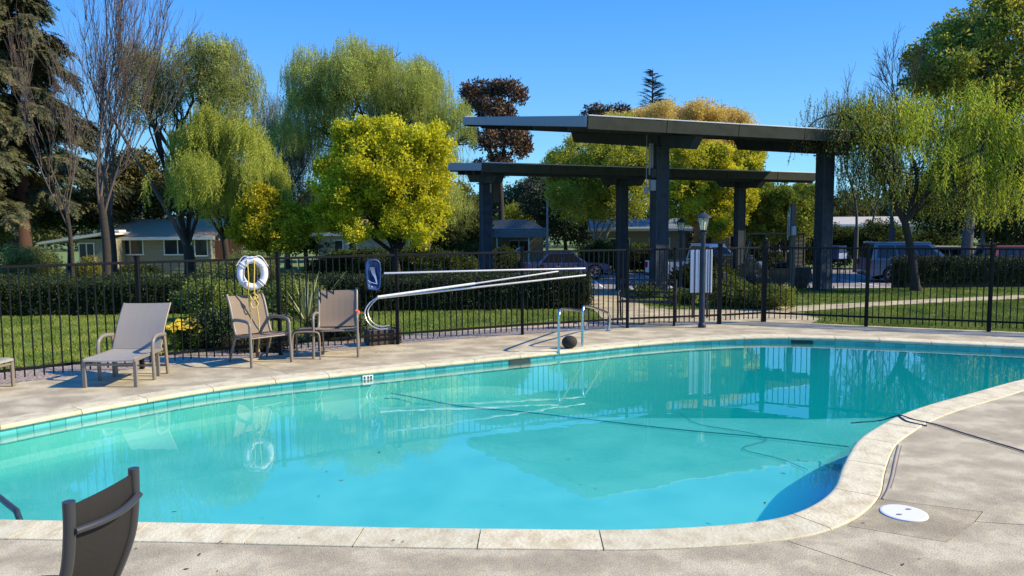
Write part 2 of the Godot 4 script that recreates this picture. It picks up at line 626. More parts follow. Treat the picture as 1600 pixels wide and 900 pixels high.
func out_normals(p: PackedVector2Array) -> PackedVector2Array:
	var r := PackedVector2Array()
	var s := -1.0 if Geometry2D.is_polygon_clockwise(p) else 1.0
	for i in p.size():
		var d := (p[(i + 1) % p.size()] - p[(i - 1 + p.size()) % p.size()]).normalized()
		r.append(Vector2(d.y, -d.x) * s)
	return r

func moved(p: PackedVector2Array, nn: PackedVector2Array, by: float) -> PackedVector2Array:
	var r := PackedVector2Array()
	for i in p.size():
		r.append(p[i] + nn[i] * by)
	return r

func floor_y(x: float, z: float) -> float:
	# shallow near and at the left, falling to a deep end at the far right
	return -0.49 - 0.005 * (x + 5.0) - 1.15 * smoothstep(9.2, 11.6, -z) * smoothstep(-1.0, 3.0, x)

var pool_in: PackedVector2Array
var pool_n: PackedVector2Array

func build_pool() -> void:
	var m := pool_in.size()
	var pool := Node3D.new()
	pool.name = "pool"
	add_child(pool)
	struct(pool)
	# basin: walls with a rounded cove, and a gently sloping floor
	var g := Geo.new()
	var rows := [[0.03, 0.0], [0.03, 0.5], [0.025, 0.7], [-0.02, 0.86], [-0.10, 0.96], [-0.18, 0.99], [-0.26, 1.0]]
	for i in m:
		var j := (i + 1) % m
		for k in rows.size() - 1:
			var q := []
			for e in [[i, k], [j, k], [j, k + 1], [i, k + 1]]:
				var at: Vector2 = pool_in[e[0]] + pool_n[e[0]] * float(rows[e[1]][0])
				q.append(Vector3(at.x, lerpf(-0.04, floor_y(at.x, at.y), rows[e[1]][1]), at.y))
			var inward := -pool_n[i]
			g.quad(q[0], q[1], q[2], q[3], Vector3(inward.x, 0.5 if k > 1 else 0.0, inward.y))
	var fl: PackedVector2Array = Geometry2D.offset_polygon(pool_in, -0.25)[0]
	var pts := PackedVector2Array(fl)
	for ix in 48:
		for iz in 26:
			var q := Vector2(-6.0 + ix * 0.34 + 0.09 * sin(ix * 12.9 + iz * 7.7), -13.0 + iz * 0.34 + 0.09 * sin(ix * 5.3 + iz * 17.1))
			if Geometry2D.is_point_in_polygon(q, fl):
				pts.append(q)
	var idx := Geometry2D.triangulate_delaunay(pts)
	for i in range(0, idx.size(), 3):
		if not Geometry2D.is_point_in_polygon((pts[idx[i]] + pts[idx[i + 1]] + pts[idx[i + 2]]) / 3.0, pool_in):
			continue
		var t := []
		var nn := []
		for k in 3:
			var e := pts[idx[i + k]]
			t.append(Vector3(e.x, floor_y(e.x, e.y), e.y))
			nn.append(Vector3(floor_y(e.x - 0.05, e.y) - floor_y(e.x + 0.05, e.y), 0.1, floor_y(e.x, e.y - 0.05) - floor_y(e.x, e.y + 0.05)).normalized())
		g.smooth(t[0], t[1], t[2], nn[0], nn[1], nn[2])
	put(g, "basin", M.plaster, pool)
	# waterline tiles, one by one
	var r := RandomNumberGenerator.new()
	r.seed = 5
	var tile := Geo.new()
	tile.box(Vector3(0.1485, 0.145, 0.012), Transform3D.IDENTITY, 0.0015)
	var tm := tile.mesh()
	for i in range(0, m - 1, 2):
		var a := pool_in[i]
		var b := pool_in[(i + 2) % m]
		var mid := (a + b) / 2 + pool_n[(i + 1) % m] * 0.0265
		var d := (b - a).normalized()
		put(tm, "waterline_tile", M.tile[[0, 0, 1, 2, 3, 1][r.randi() % 6]], pool, Transform3D(Basis(Vector3(d.x, 0, d.y), Vector3.UP, Vector3(-d.y, 0, d.x)), Vector3(mid.x, -0.125, mid.y)))
	# coping stones
	var start := 0
	var nth := 0
	while start < m:
		var ln: int = [10, 9, 10, 10, 9, 18, 10][nth % 7]
		var end := mini(start + ln, m)
		if m - end < 5:
			end = m
		coping_stone(pool, start, end, M.coping[r.randi() % 4])
		start = end
		nth += 1
	# bed under the stones
	var bed := Geo.new()
	for i in m:
		var j := (i + 1) % m
		var a := pool_in[i] + pool_n[i] * 0.022
		var b := pool_in[j] + pool_n[j] * 0.022
		var c := pool_in[j] + pool_n[j] * 0.33
		var d := pool_in[i] + pool_n[i] * 0.33
		bed.quad(Vector3(a.x, -0.012, a.y), Vector3(b.x, -0.012, b.y), Vector3(c.x, -0.012, c.y), Vector3(d.x, -0.012, d.y), Vector3.UP)
		bed.quad(Vector3(a.x, -0.012, a.y), Vector3(b.x, -0.012, b.y), Vector3(b.x, -0.05, b.y), Vector3(a.x, -0.05, a.y), Vector3(-pool_n[i].x, 0, -pool_n[i].y))
	put(bed, "mortar_bed", M.grout, pool)
	# dark plates, shade of the skimmer mouths put into their colour, and a white depth marker tile with dark figures
	for e in [Vector2(804, 562), Vector2(1252, 533)]:
		var at: Vector3 = Vector3(0.032, -0.09, -11.159) if e.x < 1000 else Vector3(5.039, -0.09, -12.764)
		var i := nearest_index(Vector2(at.x, at.z))
		var sk := Geo.new()
		sk.box(Vector3(0.36, 0.12, 0.012), Transform3D.IDENTITY, 0.003)
		put(sk, "skimmer_mouth_shade", M.hole, pool, wall_at(i, -0.118, 0.010))
	var mark_at: Vector3 = Vector3(-2.004, -0.09, -9.977)
	var mi := nearest_index(Vector2(mark_at.x, mark_at.z))
	var pl := Geo.new()
	pl.box(Vector3(0.15, 0.14, 0.012), Transform3D.IDENTITY, 0.003)
	put(pl, "depth_marker_tile", M.tile_white, pool, wall_at(mi, -0.122, 0.010))
	var fig := Geo.new()
	for x in [-0.045, 0.005, 0.045]:
		fig.box(Vector3(0.022, 0.085, 0.004), T(x, 0.0, 0))
	put(fig, "depth_figures", M.hole, pool, wall_at(mi, -0.115, 0.002))
	# underwater handrail by the shallow steps
	var hr := thing("step_handrail", "dark grab rail standing in the shallow water by the near left edge", "handrail", Vector3(-3.8, 0, -5.35))
	var rl := Geo.new()
	rl.tube([Vector3(0.3, -0.48, 0.26), Vector3(0.28, -0.16, 0.22), Vector3(0.2, -0.08, 0.15), Vector3(-0.2, -0.08, -0.2), Vector3(-0.45, -0.1, -0.42), Vector3(-0.5, -0.48, -0.46)], 0.022, 10)
	put(rl, "rail_tube", M.frame_dark, hr)
	# water
	var wg := Geo.new()
	var wp := moved(pool_in, pool_n, 0.012)
	var wi := Geometry2D.triangulate_polygon(wp)
	for i in range(0, wi.size(), 3):
		wg.tri(Vector3(wp[wi[i]].x, -0.088, wp[wi[i]].y), Vector3(wp[wi[i + 1]].x, -0.088, wp[wi[i + 1]].y), Vector3(wp[wi[i + 2]].x, -0.088, wp[wi[i + 2]].y), Vector3.UP)
	struct(put(wg, "water", M.water))
	# the body of the water: it swallows red light along the way, so that long views through it turn deep teal
	var wv := FogVolume.new()
	wv.name = "water_body"
	wv.shape = RenderingServer.FOG_VOLUME_SHAPE_BOX
	wv.size = Vector3(16.4, 1.9, 8.7)
	wv.position = Vector3(1.75, -0.092 - 0.95, -8.65)
	var fm := FogMaterial.new()
	fm.albedo = Color(0.0, 0.955, 0.935)
	fm.density = 0.34
	wv.material = fm
	add_child(wv)
	struct(wv)

func nearest_index(p: Vector2) -> int:
	var best := 0
	for i in pool_in.size():
		if pool_in[i].distance_squared_to(p) < pool_in[best].distance_squared_to(p):
			best = i
	return best

func wall_at(i: int, y: float, outward: float) -> Transform3D:
	var d := Vector2(-pool_n[i].y, pool_n[i].x)
	var p := pool_in[i] + pool_n[i] * outward
	return Transform3D(Basis(Vector3(d.x, 0, d.y), Vector3.UP, Vector3(-d.y, 0, d.x)), Vector3(p.x, y, p.y))

func coping_stone(pool: Node3D, i0: int, i1: int, m: Material) -> void:
	var n := pool_in.size()
	var prof := [Vector2(0.02, -0.05), Vector2(-0.006, -0.044), Vector2(-0.016, -0.026), Vector2(-0.010, -0.006), Vector2(0.006, 0.005), Vector2(0.03, 0.008), Vector2(0.285, 0.007), Vector2(0.296, 0.002), Vector2(0.298, -0.03)]
	var g := Geo.new()
	var rings := []
	var nrm := []
	var cnt := i1 - i0
	for s in cnt + 1:
		var i := (i0 + s) % n
		var t := Vector2(-pool_n[i].y, pool_n[i].x)
		var shift := 0.0
		var nxt := (pool_in[(i + 1) % n] - pool_in[i]).normalized()
		if s == 0:
			shift = 0.004
		elif s == cnt:
			shift = -0.004
		var ring := []
		var nr := []
		for k in prof.size():
			var q: Vector2 = pool_in[i] + nxt * shift + pool_n[i] * prof[k].x
			ring.append(Vector3(q.x, prof[k].y, q.y))
			var dd: Vector2 = (prof[mini(k + 1, prof.size() - 1)] - prof[maxi(k - 1, 0)]).normalized()
			var nn := Vector2(-dd.y, dd.x)
			nr.append(Vector3(pool_n[i].x * nn.x, nn.y, pool_n[i].y * nn.x).normalized())
		rings.append(ring); nrm.append(nr)
	for s in cnt:
		for k in prof.size() - 1:
			g.smooth(rings[s][k], rings[s][k + 1], rings[s + 1][k + 1], nrm[s][k], nrm[s][k + 1], nrm[s + 1][k + 1])
			g.smooth(rings[s][k], rings[s + 1][k + 1], rings[s + 1][k], nrm[s][k], nrm[s + 1][k + 1], nrm[s + 1][k])
	for e in [0, cnt]:
		var o := pool_in[(i0 + e) % n] - pool_in[(i0 + (1 if e == 0 else cnt - 1)) % n]
		for k in range(1, prof.size() - 1):
			g.tri(rings[e][0], rings[e][k], rings[e][k + 1], Vector3(o.x, 0, o.y))
	put(g, "coping_stone", m, pool)

func cut(polys: Array, a: Vector2, b: Vector2, only_from := -1e9, only_to := 1e9) -> Array:
	# saws a joint 8 mm wide along the line a-b through every polygon whose middle lies between the two limits along that line
	var d := (b - a).normalized()
	var nn := Vector2(-d.y, d.x)
	var out := []
	for p in polys:
		var mid := Vector2.ZERO
		for e in p:
			mid += e
		mid /= p.size()
		var along := (mid - a).dot(d)
		if along < only_from or along > only_to:
			out.append(p)
			continue
		for s in [1.0, -1.0]:
			var o: Vector2 = a + nn * s * 0.004
			for q in Geometry2D.intersect_polygons(p, PackedVector2Array([o - d * 100, o + d * 100, o + d * 100 + nn * s * 100, o - d * 100 + nn * s * 100])):
				if not Geometry2D.is_polygon_clockwise(q) or true:
					out.append(q)
	return out

func deck_polygon(by := 0.12) -> PackedVector2Array:
	var p := PackedVector2Array([Vector2(-14, 6), Vector2(-14, -3.2 - by)])
	for f in FENCE:
		p.append(f + Vector2(0, -by))
	p.append(Vector2(14.5, -10.8 - by))
	p.append(Vector2(14.5, 6))
	return p

func build_deck() -> void:
	var hole := moved(pool_in, pool_n, 0.303)
	var deck := Node3D.new()
	deck.name = "pool_deck"
	add_child(deck)
	struct(deck)
	var halves := []
	var whole := deck_polygon()
	for s in [[-50.0, 1.0], [1.0, 50.0]]:
		var hf := PackedVector2Array([Vector2(s[0], -60), Vector2(s[1], -60), Vector2(s[1], 60), Vector2(s[0], 60)])
		for q in Geometry2D.intersect_polygons(whole, hf):
			for w in Geometry2D.clip_polygons(q, hole):
				halves.append(w)
	# the fill below the slabs, seen in the joints
	var fill := Geo.new()
	for q in halves:
		var idx := Geometry2D.triangulate_polygon(q)
		for i in range(0, idx.size(), 3):
			fill.tri(Vector3(q[idx[i]].x, -0.02, q[idx[i]].y), Vector3(q[idx[i + 1]].x, -0.02, q[idx[i + 1]].y), Vector3(q[idx[i + 2]].x, -0.02, q[idx[i + 2]].y), Vector3.UP)
	put(fill, "joint_filler", M.grout, deck)
	# the patch round the skimmer lid is a slab of its own
	var patch := PackedVector2Array([Vector2(2.58, -5.12), Vector2(3.18, -4.87), Vector2(3.02, -4.70), Vector2(2.66, -4.40), Vector2(2.17, -4.65)])
	var polys := []
	for q in halves:
		var grown: Array = Geometry2D.offset_polygon(patch, 0.006)
		for w in Geometry2D.clip_polygons(q, grown[0]):
			polys.append(w)
	polys = cut(polys, Vector2(1.72, -4.40), Vector2(2.11, -3.96))
	polys = cut(polys, Vector2(3.0, -4.71), Vector2(3.31, -4.65), 0.0, 60.0)
	polys = cut(polys, Vector2(-1.5, -4.4), Vector2(-1.9, 3.0), -1.0, 50.0)
	polys = cut(polys, Vector2(-6.0, -5.9), Vector2(-14.0, -4.0), 0.0, 60.0)
	polys = cut(polys, Vector2(-3.0, -9.55), Vector2(-4.2, -11.3), 0.0, 30.0)
	polys = cut(polys, Vector2(1.9, -12.2), Vector2(1.5, -13.8), 0.0, 30.0)
	polys = cut(polys, Vector2(5.6, -12.8), Vector2(6.1, -14.2), 0.0, 30.0)
	polys = cut(polys, Vector2(8.2, -11.8), Vector2(8.9, -13.1), 0.0, 30.0)
	polys = cut(polys, Vector2(4.6, -7.6), Vector2(6.0, -5.9), 0.0, 30.0)
	var k := 0
	for q in polys:
		if Geometry2D.is_polygon_clockwise(q):
			continue
		put(slab(q, -0.08, 0.0), "concrete_slab", M.deck if k % 3 != 1 else M.deck_b, deck)
		k += 1
	for q in Geometry2D.clip_polygons(patch, hole):
		put(slab(q, -0.08, 0.0), "skimmer_patch_slab", M.deck_patch, deck)

func build_ground() -> void:
	var dk := deck_polygon(0.06)
	var lawn := []
	for s in [[-400.0, 1.0], [1.0, 400.0]]:
		var hf := PackedVector2Array([Vector2(s[0], -420), Vector2(s[1], -420), Vector2(s[1], 200), Vector2(s[0], 200)])
		for q in Geometry2D.clip_polygons(hf, dk):
			lawn.append(q)
	struct(put(sheet(lawn, -0.03), "ground", M.lawn))
	# bare soil strip between the deck edge and the grass on the left
	var strip := PackedVector2Array()
	for i in range(0, 7):
		strip.append(FENCE[i] + Vector2(0, -0.10))
	var back := [Vector2(1.9, -15.1), Vector2(-0.3, -14.15), Vector2(-2.3, -13.1), Vector2(-4.0, -12.15), Vector2(-5.7, -11.1), Vector2(-7.7, -9.5), Vector2(-9.8, -7.9)]
	for b in back:
		strip.append(b)
	struct(put(sheet([strip], -0.018), "soil_strip", M.soil))
	# concrete walk outside the gate, and the path that curves off to the right
	var walk := PackedVector2Array([Vector2(2.2, -14.0), Vector2(4.05, -14.46), Vector2(5.03, -14.79), Vector2(5.9, -14.5), Vector2(6.4, -15.2), Vector2(6.12, -16.33), Vector2(8.26, -17.24), Vector2(10.18, -17.99), Vector2(13.16, -18.9), Vector2(17, -19.6), Vector2(17, -20.5), Vector2(13.73, -19.83), Vector2(10.69, -18.95), Vector2(8.66, -18.18), Vector2(6.6, -17.5), Vector2(5.0, -16.9), Vector2(3.6, -17.0), Vector2(3.0, -19.0), Vector2(3.2, -24.0), Vector2(1.9, -24.0), Vector2(1.9, -15.2)])
	struct(put(sheet([walk], -0.012), "concrete_walk", M.concrete))
	# car park
	var lot := PackedVector2Array([Vector2(-2.0, -26.5), Vector2(60, -25.5), Vector2(60, -46), Vector2(-2.0, -42)])
	struct(put(sheet([lot], -0.015), "car_park", M.asphalt))
	var kb := Geo.new()
	kb.beam(Vector3(-2, gy(-26.5) + 0.02, -26.5), Vector3(60, gy(-25.5) + 0.02, -25.5), 0.16, 0.16, Vector3.UP, 0.02)
	struct(put(kb, "kerb", M.kerb))
	for k in 9:
		var ln := Geo.new()
		ln.box(Vector3(0.1, 0.004, 4.6), T(1.0 + k * 2.9, gy(-31.5) - 0.009, -33.5))
		struct(put(ln, "parking_line", M.paint))

# ---------- fence
func post(parent: Node3D, at: Vector2, h := 1.56, w := 0.055) -> void:
	var g := Geo.new()
	g.box(Vector3(w, h, w), T(at.x, h / 2, at.y), 0.005)
	g.box(Vector3(w + 0.014, 0.02, w + 0.014), T(at.x, h + 0.008, at.y), 0.004)
	put(g, "post", M.fence, parent)

func panel(parent: Node3D, a: Vector2, b: Vector2, picket: ArrayMesh, h := 1.5) -> void:
	var l := a.distance_to(b)
	var d := (b - a) / l
	var turn := atan2(-d.y, d.x)
	for y in [h - 0.02, 0.18]:
		var g := Geo.new()
		g.box(Vector3(l - 0.055, 0.036, 0.028), T((a.x + b.x) / 2, y, (a.y + b.y) / 2, turn), 0.004)
		put(g, "rail", M.fence, parent)
	var count := int(round(l / 0.104))
	for i in range(1, count):
		var p := a.lerp(b, float(i) / count)
		put(picket, "picket", M.fence, parent, T(p.x, 0, p.y, turn + rng.randf_range(-0.06, 0.06)))

func build_fence() -> void:
	var pg := Geo.new()
	pg.box(Vector3(0.017, 1.40, 0.017), T(0, 0.77, 0), 0.002)
	var picket := pg.mesh()
	var f := thing("fence", "long black metal picket fence behind the patio chairs, left of the gate", "fence", Vector3.ZERO, 0, "black pool fence")
	for i in range(0, 7):
		post(f, FENCE[i])
	for i in range(0, 6):
		panel(f, FENCE[i], FENCE[i + 1], picket)
	var gt := thing("fence_gate", "black picket gate and panel beside the lamp post", "gate", Vector3.ZERO, 0, "black pool fence")
	var midp: Vector2 = FENCE[6].lerp(FENCE[7], 0.5)
	panel(gt, FENCE[6] + Vector2(0.03, 0), midp, picket)
	panel(gt, midp, FENCE[7], picket)
	post(gt, midp, 1.5, 0.04)
	post(gt, FENCE[7], 1.56, 0.075)
	panel(gt, FENCE[7] + Vector2(0.04, 0), FENCE[8] - Vector2(0.04, 0), picket)
	var lt := Geo.new()
	lt.box(Vector3(0.07, 0.14, 0.06), T(FENCE[7].x + 0.08, 0.95, FENCE[7].y - 0.02, 0.3), 0.008)
	put(lt, "latch", M.black_iron, gt)
	var r := thing("fence", "black metal picket fence across the lawn, right of the gate", "fence", Vector3.ZERO, 0, "black pool fence")
	post(r, FENCE[8], 1.6, 0.085)
	var kn := Geo.new()
	kn.ball(Vector3(FENCE[8].x, 1.64, FENCE[8].y), Vector3(0.05, 0.05, 0.05))
	put(kn, "finial", M.fence, r)
	for i in range(8, 12):
		panel(r, FENCE[i], FENCE[i + 1], picket)
		post(r, FENCE[i + 1])

# ---------- patio furniture (each faces +z in its own axes)
func sheet_strip(path: Array, half_w: float, thick: float, sag := 0.0) -> Geo:
	# a stretched fabric sheet that follows a path in the y-z plane
	var g := Geo.new()
	var cols := 7
	var m := path.size()
	var top := []
	var bot := []
	for i in m:
		var p: Vector3 = path[i]
		var d: Vector3 = ((path[mini(i + 1, m - 1)] as Vector3) - (path[maxi(i - 1, 0)] as Vector3)).normalized()
		var nn := d.cross(Vector3.RIGHT).normalized()
		var ra := []
		var rb := []
		for k in cols:
			var u := -1.0 + 2.0 * k / (cols - 1)
			var e := sin(PI * i / (m - 1.0)) * 0.5 + 0.5
			var q := p + Vector3(u * half_w, 0, 0) + nn * (1.0 - u * u) * sag * e
			ra.append(q + nn * -thick * 0.5)
			rb.append(q + nn * thick * 0.5)
		top.append(ra); bot.append(rb)
	for i in m - 1:
		for k in cols - 1:
			for side in [[top, -1.0], [bot, 1.0]]:
				var s: Array = side[0]
				var nn: Vector3 = ((path[i + 1] as Vector3) - (path[i] as Vector3)).cross(Vector3.RIGHT) * float(side[1])
				g.quad(s[i][k], s[i][k + 1], s[i + 1][k + 1], s[i + 1][k], nn)
	for i in m - 1:
		g.quad(top[i][0], top[i + 1][0], bot[i + 1][0], bot[i][0], Vector3.LEFT)
		g.quad(top[i][cols - 1], top[i + 1][cols - 1], bot[i + 1][cols - 1], bot[i][cols - 1], Vector3.RIGHT)
	for k in cols - 1:
		g.quad(top[0][k], top[0][k + 1], bot[0][k + 1], bot[0][k], (path[0] as Vector3) - (path[1] as Vector3))
		g.quad(top[m - 1][k], top[m - 1][k + 1], bot[m - 1][k + 1], bot[m - 1][k], (path[m - 1] as Vector3) - (path[m - 2] as Vector3))
	return g

func curve(pts: Array, per := 6) -> Array:
	var out := []
	var m := pts.size()
	for i in m - 1:
		for s in per:
			var a: Vector3 = pts[i]
			out.append(a.cubic_interpolate(pts[i + 1], pts[maxi(i - 1, 0)], pts[mini(i + 2, m - 1)], float(s) / per))
	out.append(pts[m - 1])
	return out

func make_chair(label: String, at: Vector3, turn: float, sling: Material, frame: Material, w := 0.27, rail := 0.021, arm_y := 0.64, back_z := [-0.21, -0.265, -0.325, -0.385, -0.455]) -> Node3D:
	var t := thing("patio_chair", label, "chair", at, turn, "high backed sling patio chairs")
	var bz: Array = back_z
	var back := curve([Vector3(0, 0.40, bz[0]), Vector3(0, 0.50, bz[1]), Vector3(0, 0.68, bz[2]), Vector3(0, 0.84, bz[3]), Vector3(0, 0.955, bz[4])])
	var bp := []
	for p in back:
		bp.append(p)
	put(sheet_strip(bp.slice(1), w - 0.012, 0.006, 0.022), "back_sling", sling, t)
	var seat := curve([Vector3(0, 0.425, 0.25), Vector3(0, 0.435, 0.2), Vector3(0, 0.405, 0.0), Vector3(0, 0.395, -0.2)])
	put(sheet_strip(seat, w - 0.012, 0.006, 0.02), "seat_sling", sling, t)
	for s in [-1.0, 1.0]:
		var g := Geo.new()
		var rp := []
		for p in curve([Vector3(0, 0.36, -0.17), Vector3(0, 0.40, bz[0]), Vector3(0, 0.50, bz[1]), Vector3(0, 0.68, bz[2]), Vector3(0, 0.84, bz[3]), Vector3(0, 0.975, float(bz[4]) * 1.09 - float(bz[3]) * 0.09)]):
			rp.append(p + Vector3(w * s, 0, 0))
		g.tube(rp, rail, 10, true, 1.0)
		put(g, "back_rail", frame, t)
		g = Geo.new()
		var sp := []
		for p in [Vector3(0, 0.395, -0.22), Vector3(0, 0.405, 0.0), Vector3(0, 0.435, 0.2), Vector3(0, 0.42, 0.265)]:
			sp.append(p + Vector3(w * s, 0, 0))
		g.tube(curve(sp, 4), 0.017, 8)
		put(g, "seat_rail", frame, t)
		g = Geo.new()
		var wide := w + 0.03
		g.tube(curve([Vector3(s * wide, arm_y - 0.08, 0.275), Vector3(s * wide, arm_y - 0.025, 0.25), Vector3(s * wide, arm_y - 0.005, 0.17), Vector3(s * wide, arm_y, 0.0), Vector3(s * wide, arm_y - 0.01, -0.18), Vector3(s * w, arm_y - 0.04, lerpf(bz[1], bz[2], 0.55))], 4), 0.02, 8, true, 1.25)
		put(g, "armrest", frame, t)
		g = Geo.new()
		g.tube([Vector3(s * wide, arm_y - 0.07, 0.272), Vector3(s * wide, 0.3, 0.285), Vector3(s * (wide + 0.005), 0.0, 0.30)], 0.02, 8, true, 1.25)
		put(g, "leg", frame, t)
		g = Geo.new()
		g.tube(curve([Vector3(s * w, 0.42, -0.2), Vector3(s * (w + 0.01), 0.28, -0.27), Vector3(s * (w + 0.02), 0.0, -0.42)], 4), 0.018, 8)
		put(g, "leg", frame, t)
	for e in [[0.40, 0.24], [0.37, -0.19]]:
		var g := Geo.new()
		g.tube([Vector3(-w - 0.025, e[0], e[1]), Vector3(w + 0.025, e[0], e[1])], 0.012, 8)
		put(g, "crossbar", frame, t)
	var top := Geo.new()
	top.tube(curve([Vector3(-w, 0.86, (float(bz[3]) - 0.02)), Vector3(-w * 0.5, 0.855, (float(bz[3]) - 0.02) - 0.025), Vector3(0, 0.853, (float(bz[3]) - 0.02) - 0.035), Vector3(w * 0.5, 0.855, (float(bz[3]) - 0.02) - 0.025), Vector3(w, 0.86, (float(bz[3]) - 0.02))], 4), 0.014, 8, true, 1.5)
	put(top, "back_bar", frame, t)
	return t

func make_recliner(label: String, at: Vector3, turn: float) -> Node3D:
	var t := thing("sling_recliner", label, "lounge chair", at, turn, "low reclining sling chairs")
	var w := 0.31
	var seat := curve([Vector3(0, 0.325, 0.40), Vector3(0, 0.35, 0.385), Vector3(0, 0.36, 0.3), Vector3(0, 0.345, 0.0), Vector3(0, 0.36, -0.33)])
	put(sheet_strip(seat, w - 0.01, 0.012, 0.015), "seat_sling", M.sling_white, t)
	var back := curve([Vector3(0, 0.365, -0.33), Vector3(0, 0.5, -0.40), Vector3(0, 0.72, -0.53), Vector3(0, 0.93, -0.69)])
	put(sheet_strip(back, w - 0.005, 0.012, 0.015), "back_sling", M.sling_pale, t)
	for s in [-1.0, 1.0]:
		var g := Geo.new()
		g.beam(Vector3(s * w, 0.335, 0.4), Vector3(s * w, 0.345, -0.40), 0.026, 0.04, Vector3.UP, 0.006)
		put(g, "side_rail", M.frame, t)
		g = Geo.new()
		var rp := []
		for p in back:
			rp.append(p + Vector3(s * w, 0, -0.012))
		g.tube(rp, 0.014, 8)
		put(g, "back_rail", M.frame, t)
		g = Geo.new()
		g.beam(Vector3(s * w, 0, 0.375), Vector3(s * w, 0.33, 0.375), 0.045, 0.03, Vector3.FORWARD, 0.005)
		put(g, "leg", M.frame, t)
		g = Geo.new()
		g.beam(Vector3(s * w * 0.92, 0, -0.30), Vector3(s * w * 0.92, 0.33, -0.30), 0.045, 0.03, Vector3.FORWARD, 0.005)
		put(g, "leg", M.frame, t)
		g = Geo.new()
		g.tube(curve([Vector3(s * (w + 0.035), 0.0, -0.05), Vector3(s * (w + 0.035), 0.42, -0.04), Vector3(s * (w + 0.035), 0.535, -0.10), Vector3(s * (w + 0.035), 0.56, -0.22), Vector3(s * (w + 0.03), 0.54, -0.42)], 5), 0.021, 10, true, 1.35)
		put(g, "armrest", M.frame, t)
		g = Geo.new()
		g.beam(Vector3(s * (w + 0.03), 0.0, -0.46), Vector3(s * (w + 0.03), 0.56, -0.40), 0.05, 0.03, Vector3.RIGHT, 0.006)
		put(g, "rear_leg", M.frame_tan, t)
	for e in [[0.285, 0.37], [0.30, -0.30], [0.12, -0.44]]:
		var g := Geo.new()
		g.beam(Vector3(-w - 0.03, e[0], e[1]), Vector3(w + 0.03, e[0], e[1]), 0.02, 0.03, Vector3.UP, 0.005)
		put(g, "crossbar", M.frame, t)
	return t

func build_furniture() -> void:
	make_recliner("pale grey sling recliner with raised back on the deck before the yellow flowers", Vector3(-4.96, 0, -9.34), 0.03)
	make_recliner("white sling recliner of which only the foot end shows at the left edge", Vector3(-6.62, 0, -8.80), 1.45)
	make_chair("taupe sling chair beside the white life ring, turned to the right", Vector3(-3.63, 0, -10.58), 0.80, M.sling, M.frame)
	var c2 := make_chair("taupe sling chair with an orange band on its arm, beside the crook pole", Vector3(-2.68, 0, -11.2), 0.16, M.sling, M.frame, 0.29)
	var og := Geo.new()
	for k in 4:
		og.tube(ring_path(Vector3(0.318, 0.637, 0.06 - k * 0.028), 0.026 + 0.004 * (k % 2), 12, Vector3(0, 0, 1)), 0.008, 6, false)
	og.box(Vector3(0.05, 0.03, 0.04), T(0.30, 0.672, 0.03, 0.4), 0.008)
	put(og, "orange_band", M.orange, c2)
	# side table
	var tb := thing("side_table", "small square patio table with curved tube legs between the two taupe chairs", "table", Vector3(-3.05, 0, -10.93), 0.12)
	var tg := Geo.new()
	tg.box(Vector3(0.40, 0.016, 0.36), T(0, 0.40, 0), 0.005)
	put(tg, "tabletop", M.sling_dark, tb)
	for z in [-0.18, 0.18]:
		var lg := Geo.new()
		lg.tube(curve([Vector3(-0.20, 0, z * 1.1), Vector3(-0.195, 0.3, z), Vector3(-0.17, 0.395, z), Vector3(-0.08, 0.415, z), Vector3(0.08, 0.415, z), Vector3(0.17, 0.395, z), Vector3(0.195, 0.3, z), Vector3(0.20, 0, z * 1.1)], 5), 0.013, 8)
		put(lg, "leg_frame", M.frame_tan, tb)
	# the chair in the foreground, seen from behind
	var near := make_chair("dark sling chair seen from behind in the near left corner, facing the pool", Vector3(-2.10, 0, -2.93), -1.70, M.sling_dark, M.frame_dark, 0.192, 0.023, 0.44, [-0.12, -0.18, -0.258, -0.285, -0.29])
	near.position = Vector3(-1.935, -0.04, -2.93)

func ring_path(at: Vector3, r: float, n: int, axis: Vector3, closed := true) -> Array:
	var x := axis.cross(Vector3.UP if absf(axis.y) < 0.9 else Vector3.RIGHT).normalized()
	var y := axis.cross(x).normalized()
	var out := []
	for k in n + (1 if closed else 0):
		var a := TAU * k / n
		out.append(at + (x * cos(a) + y * sin(a)) * r)
	return out

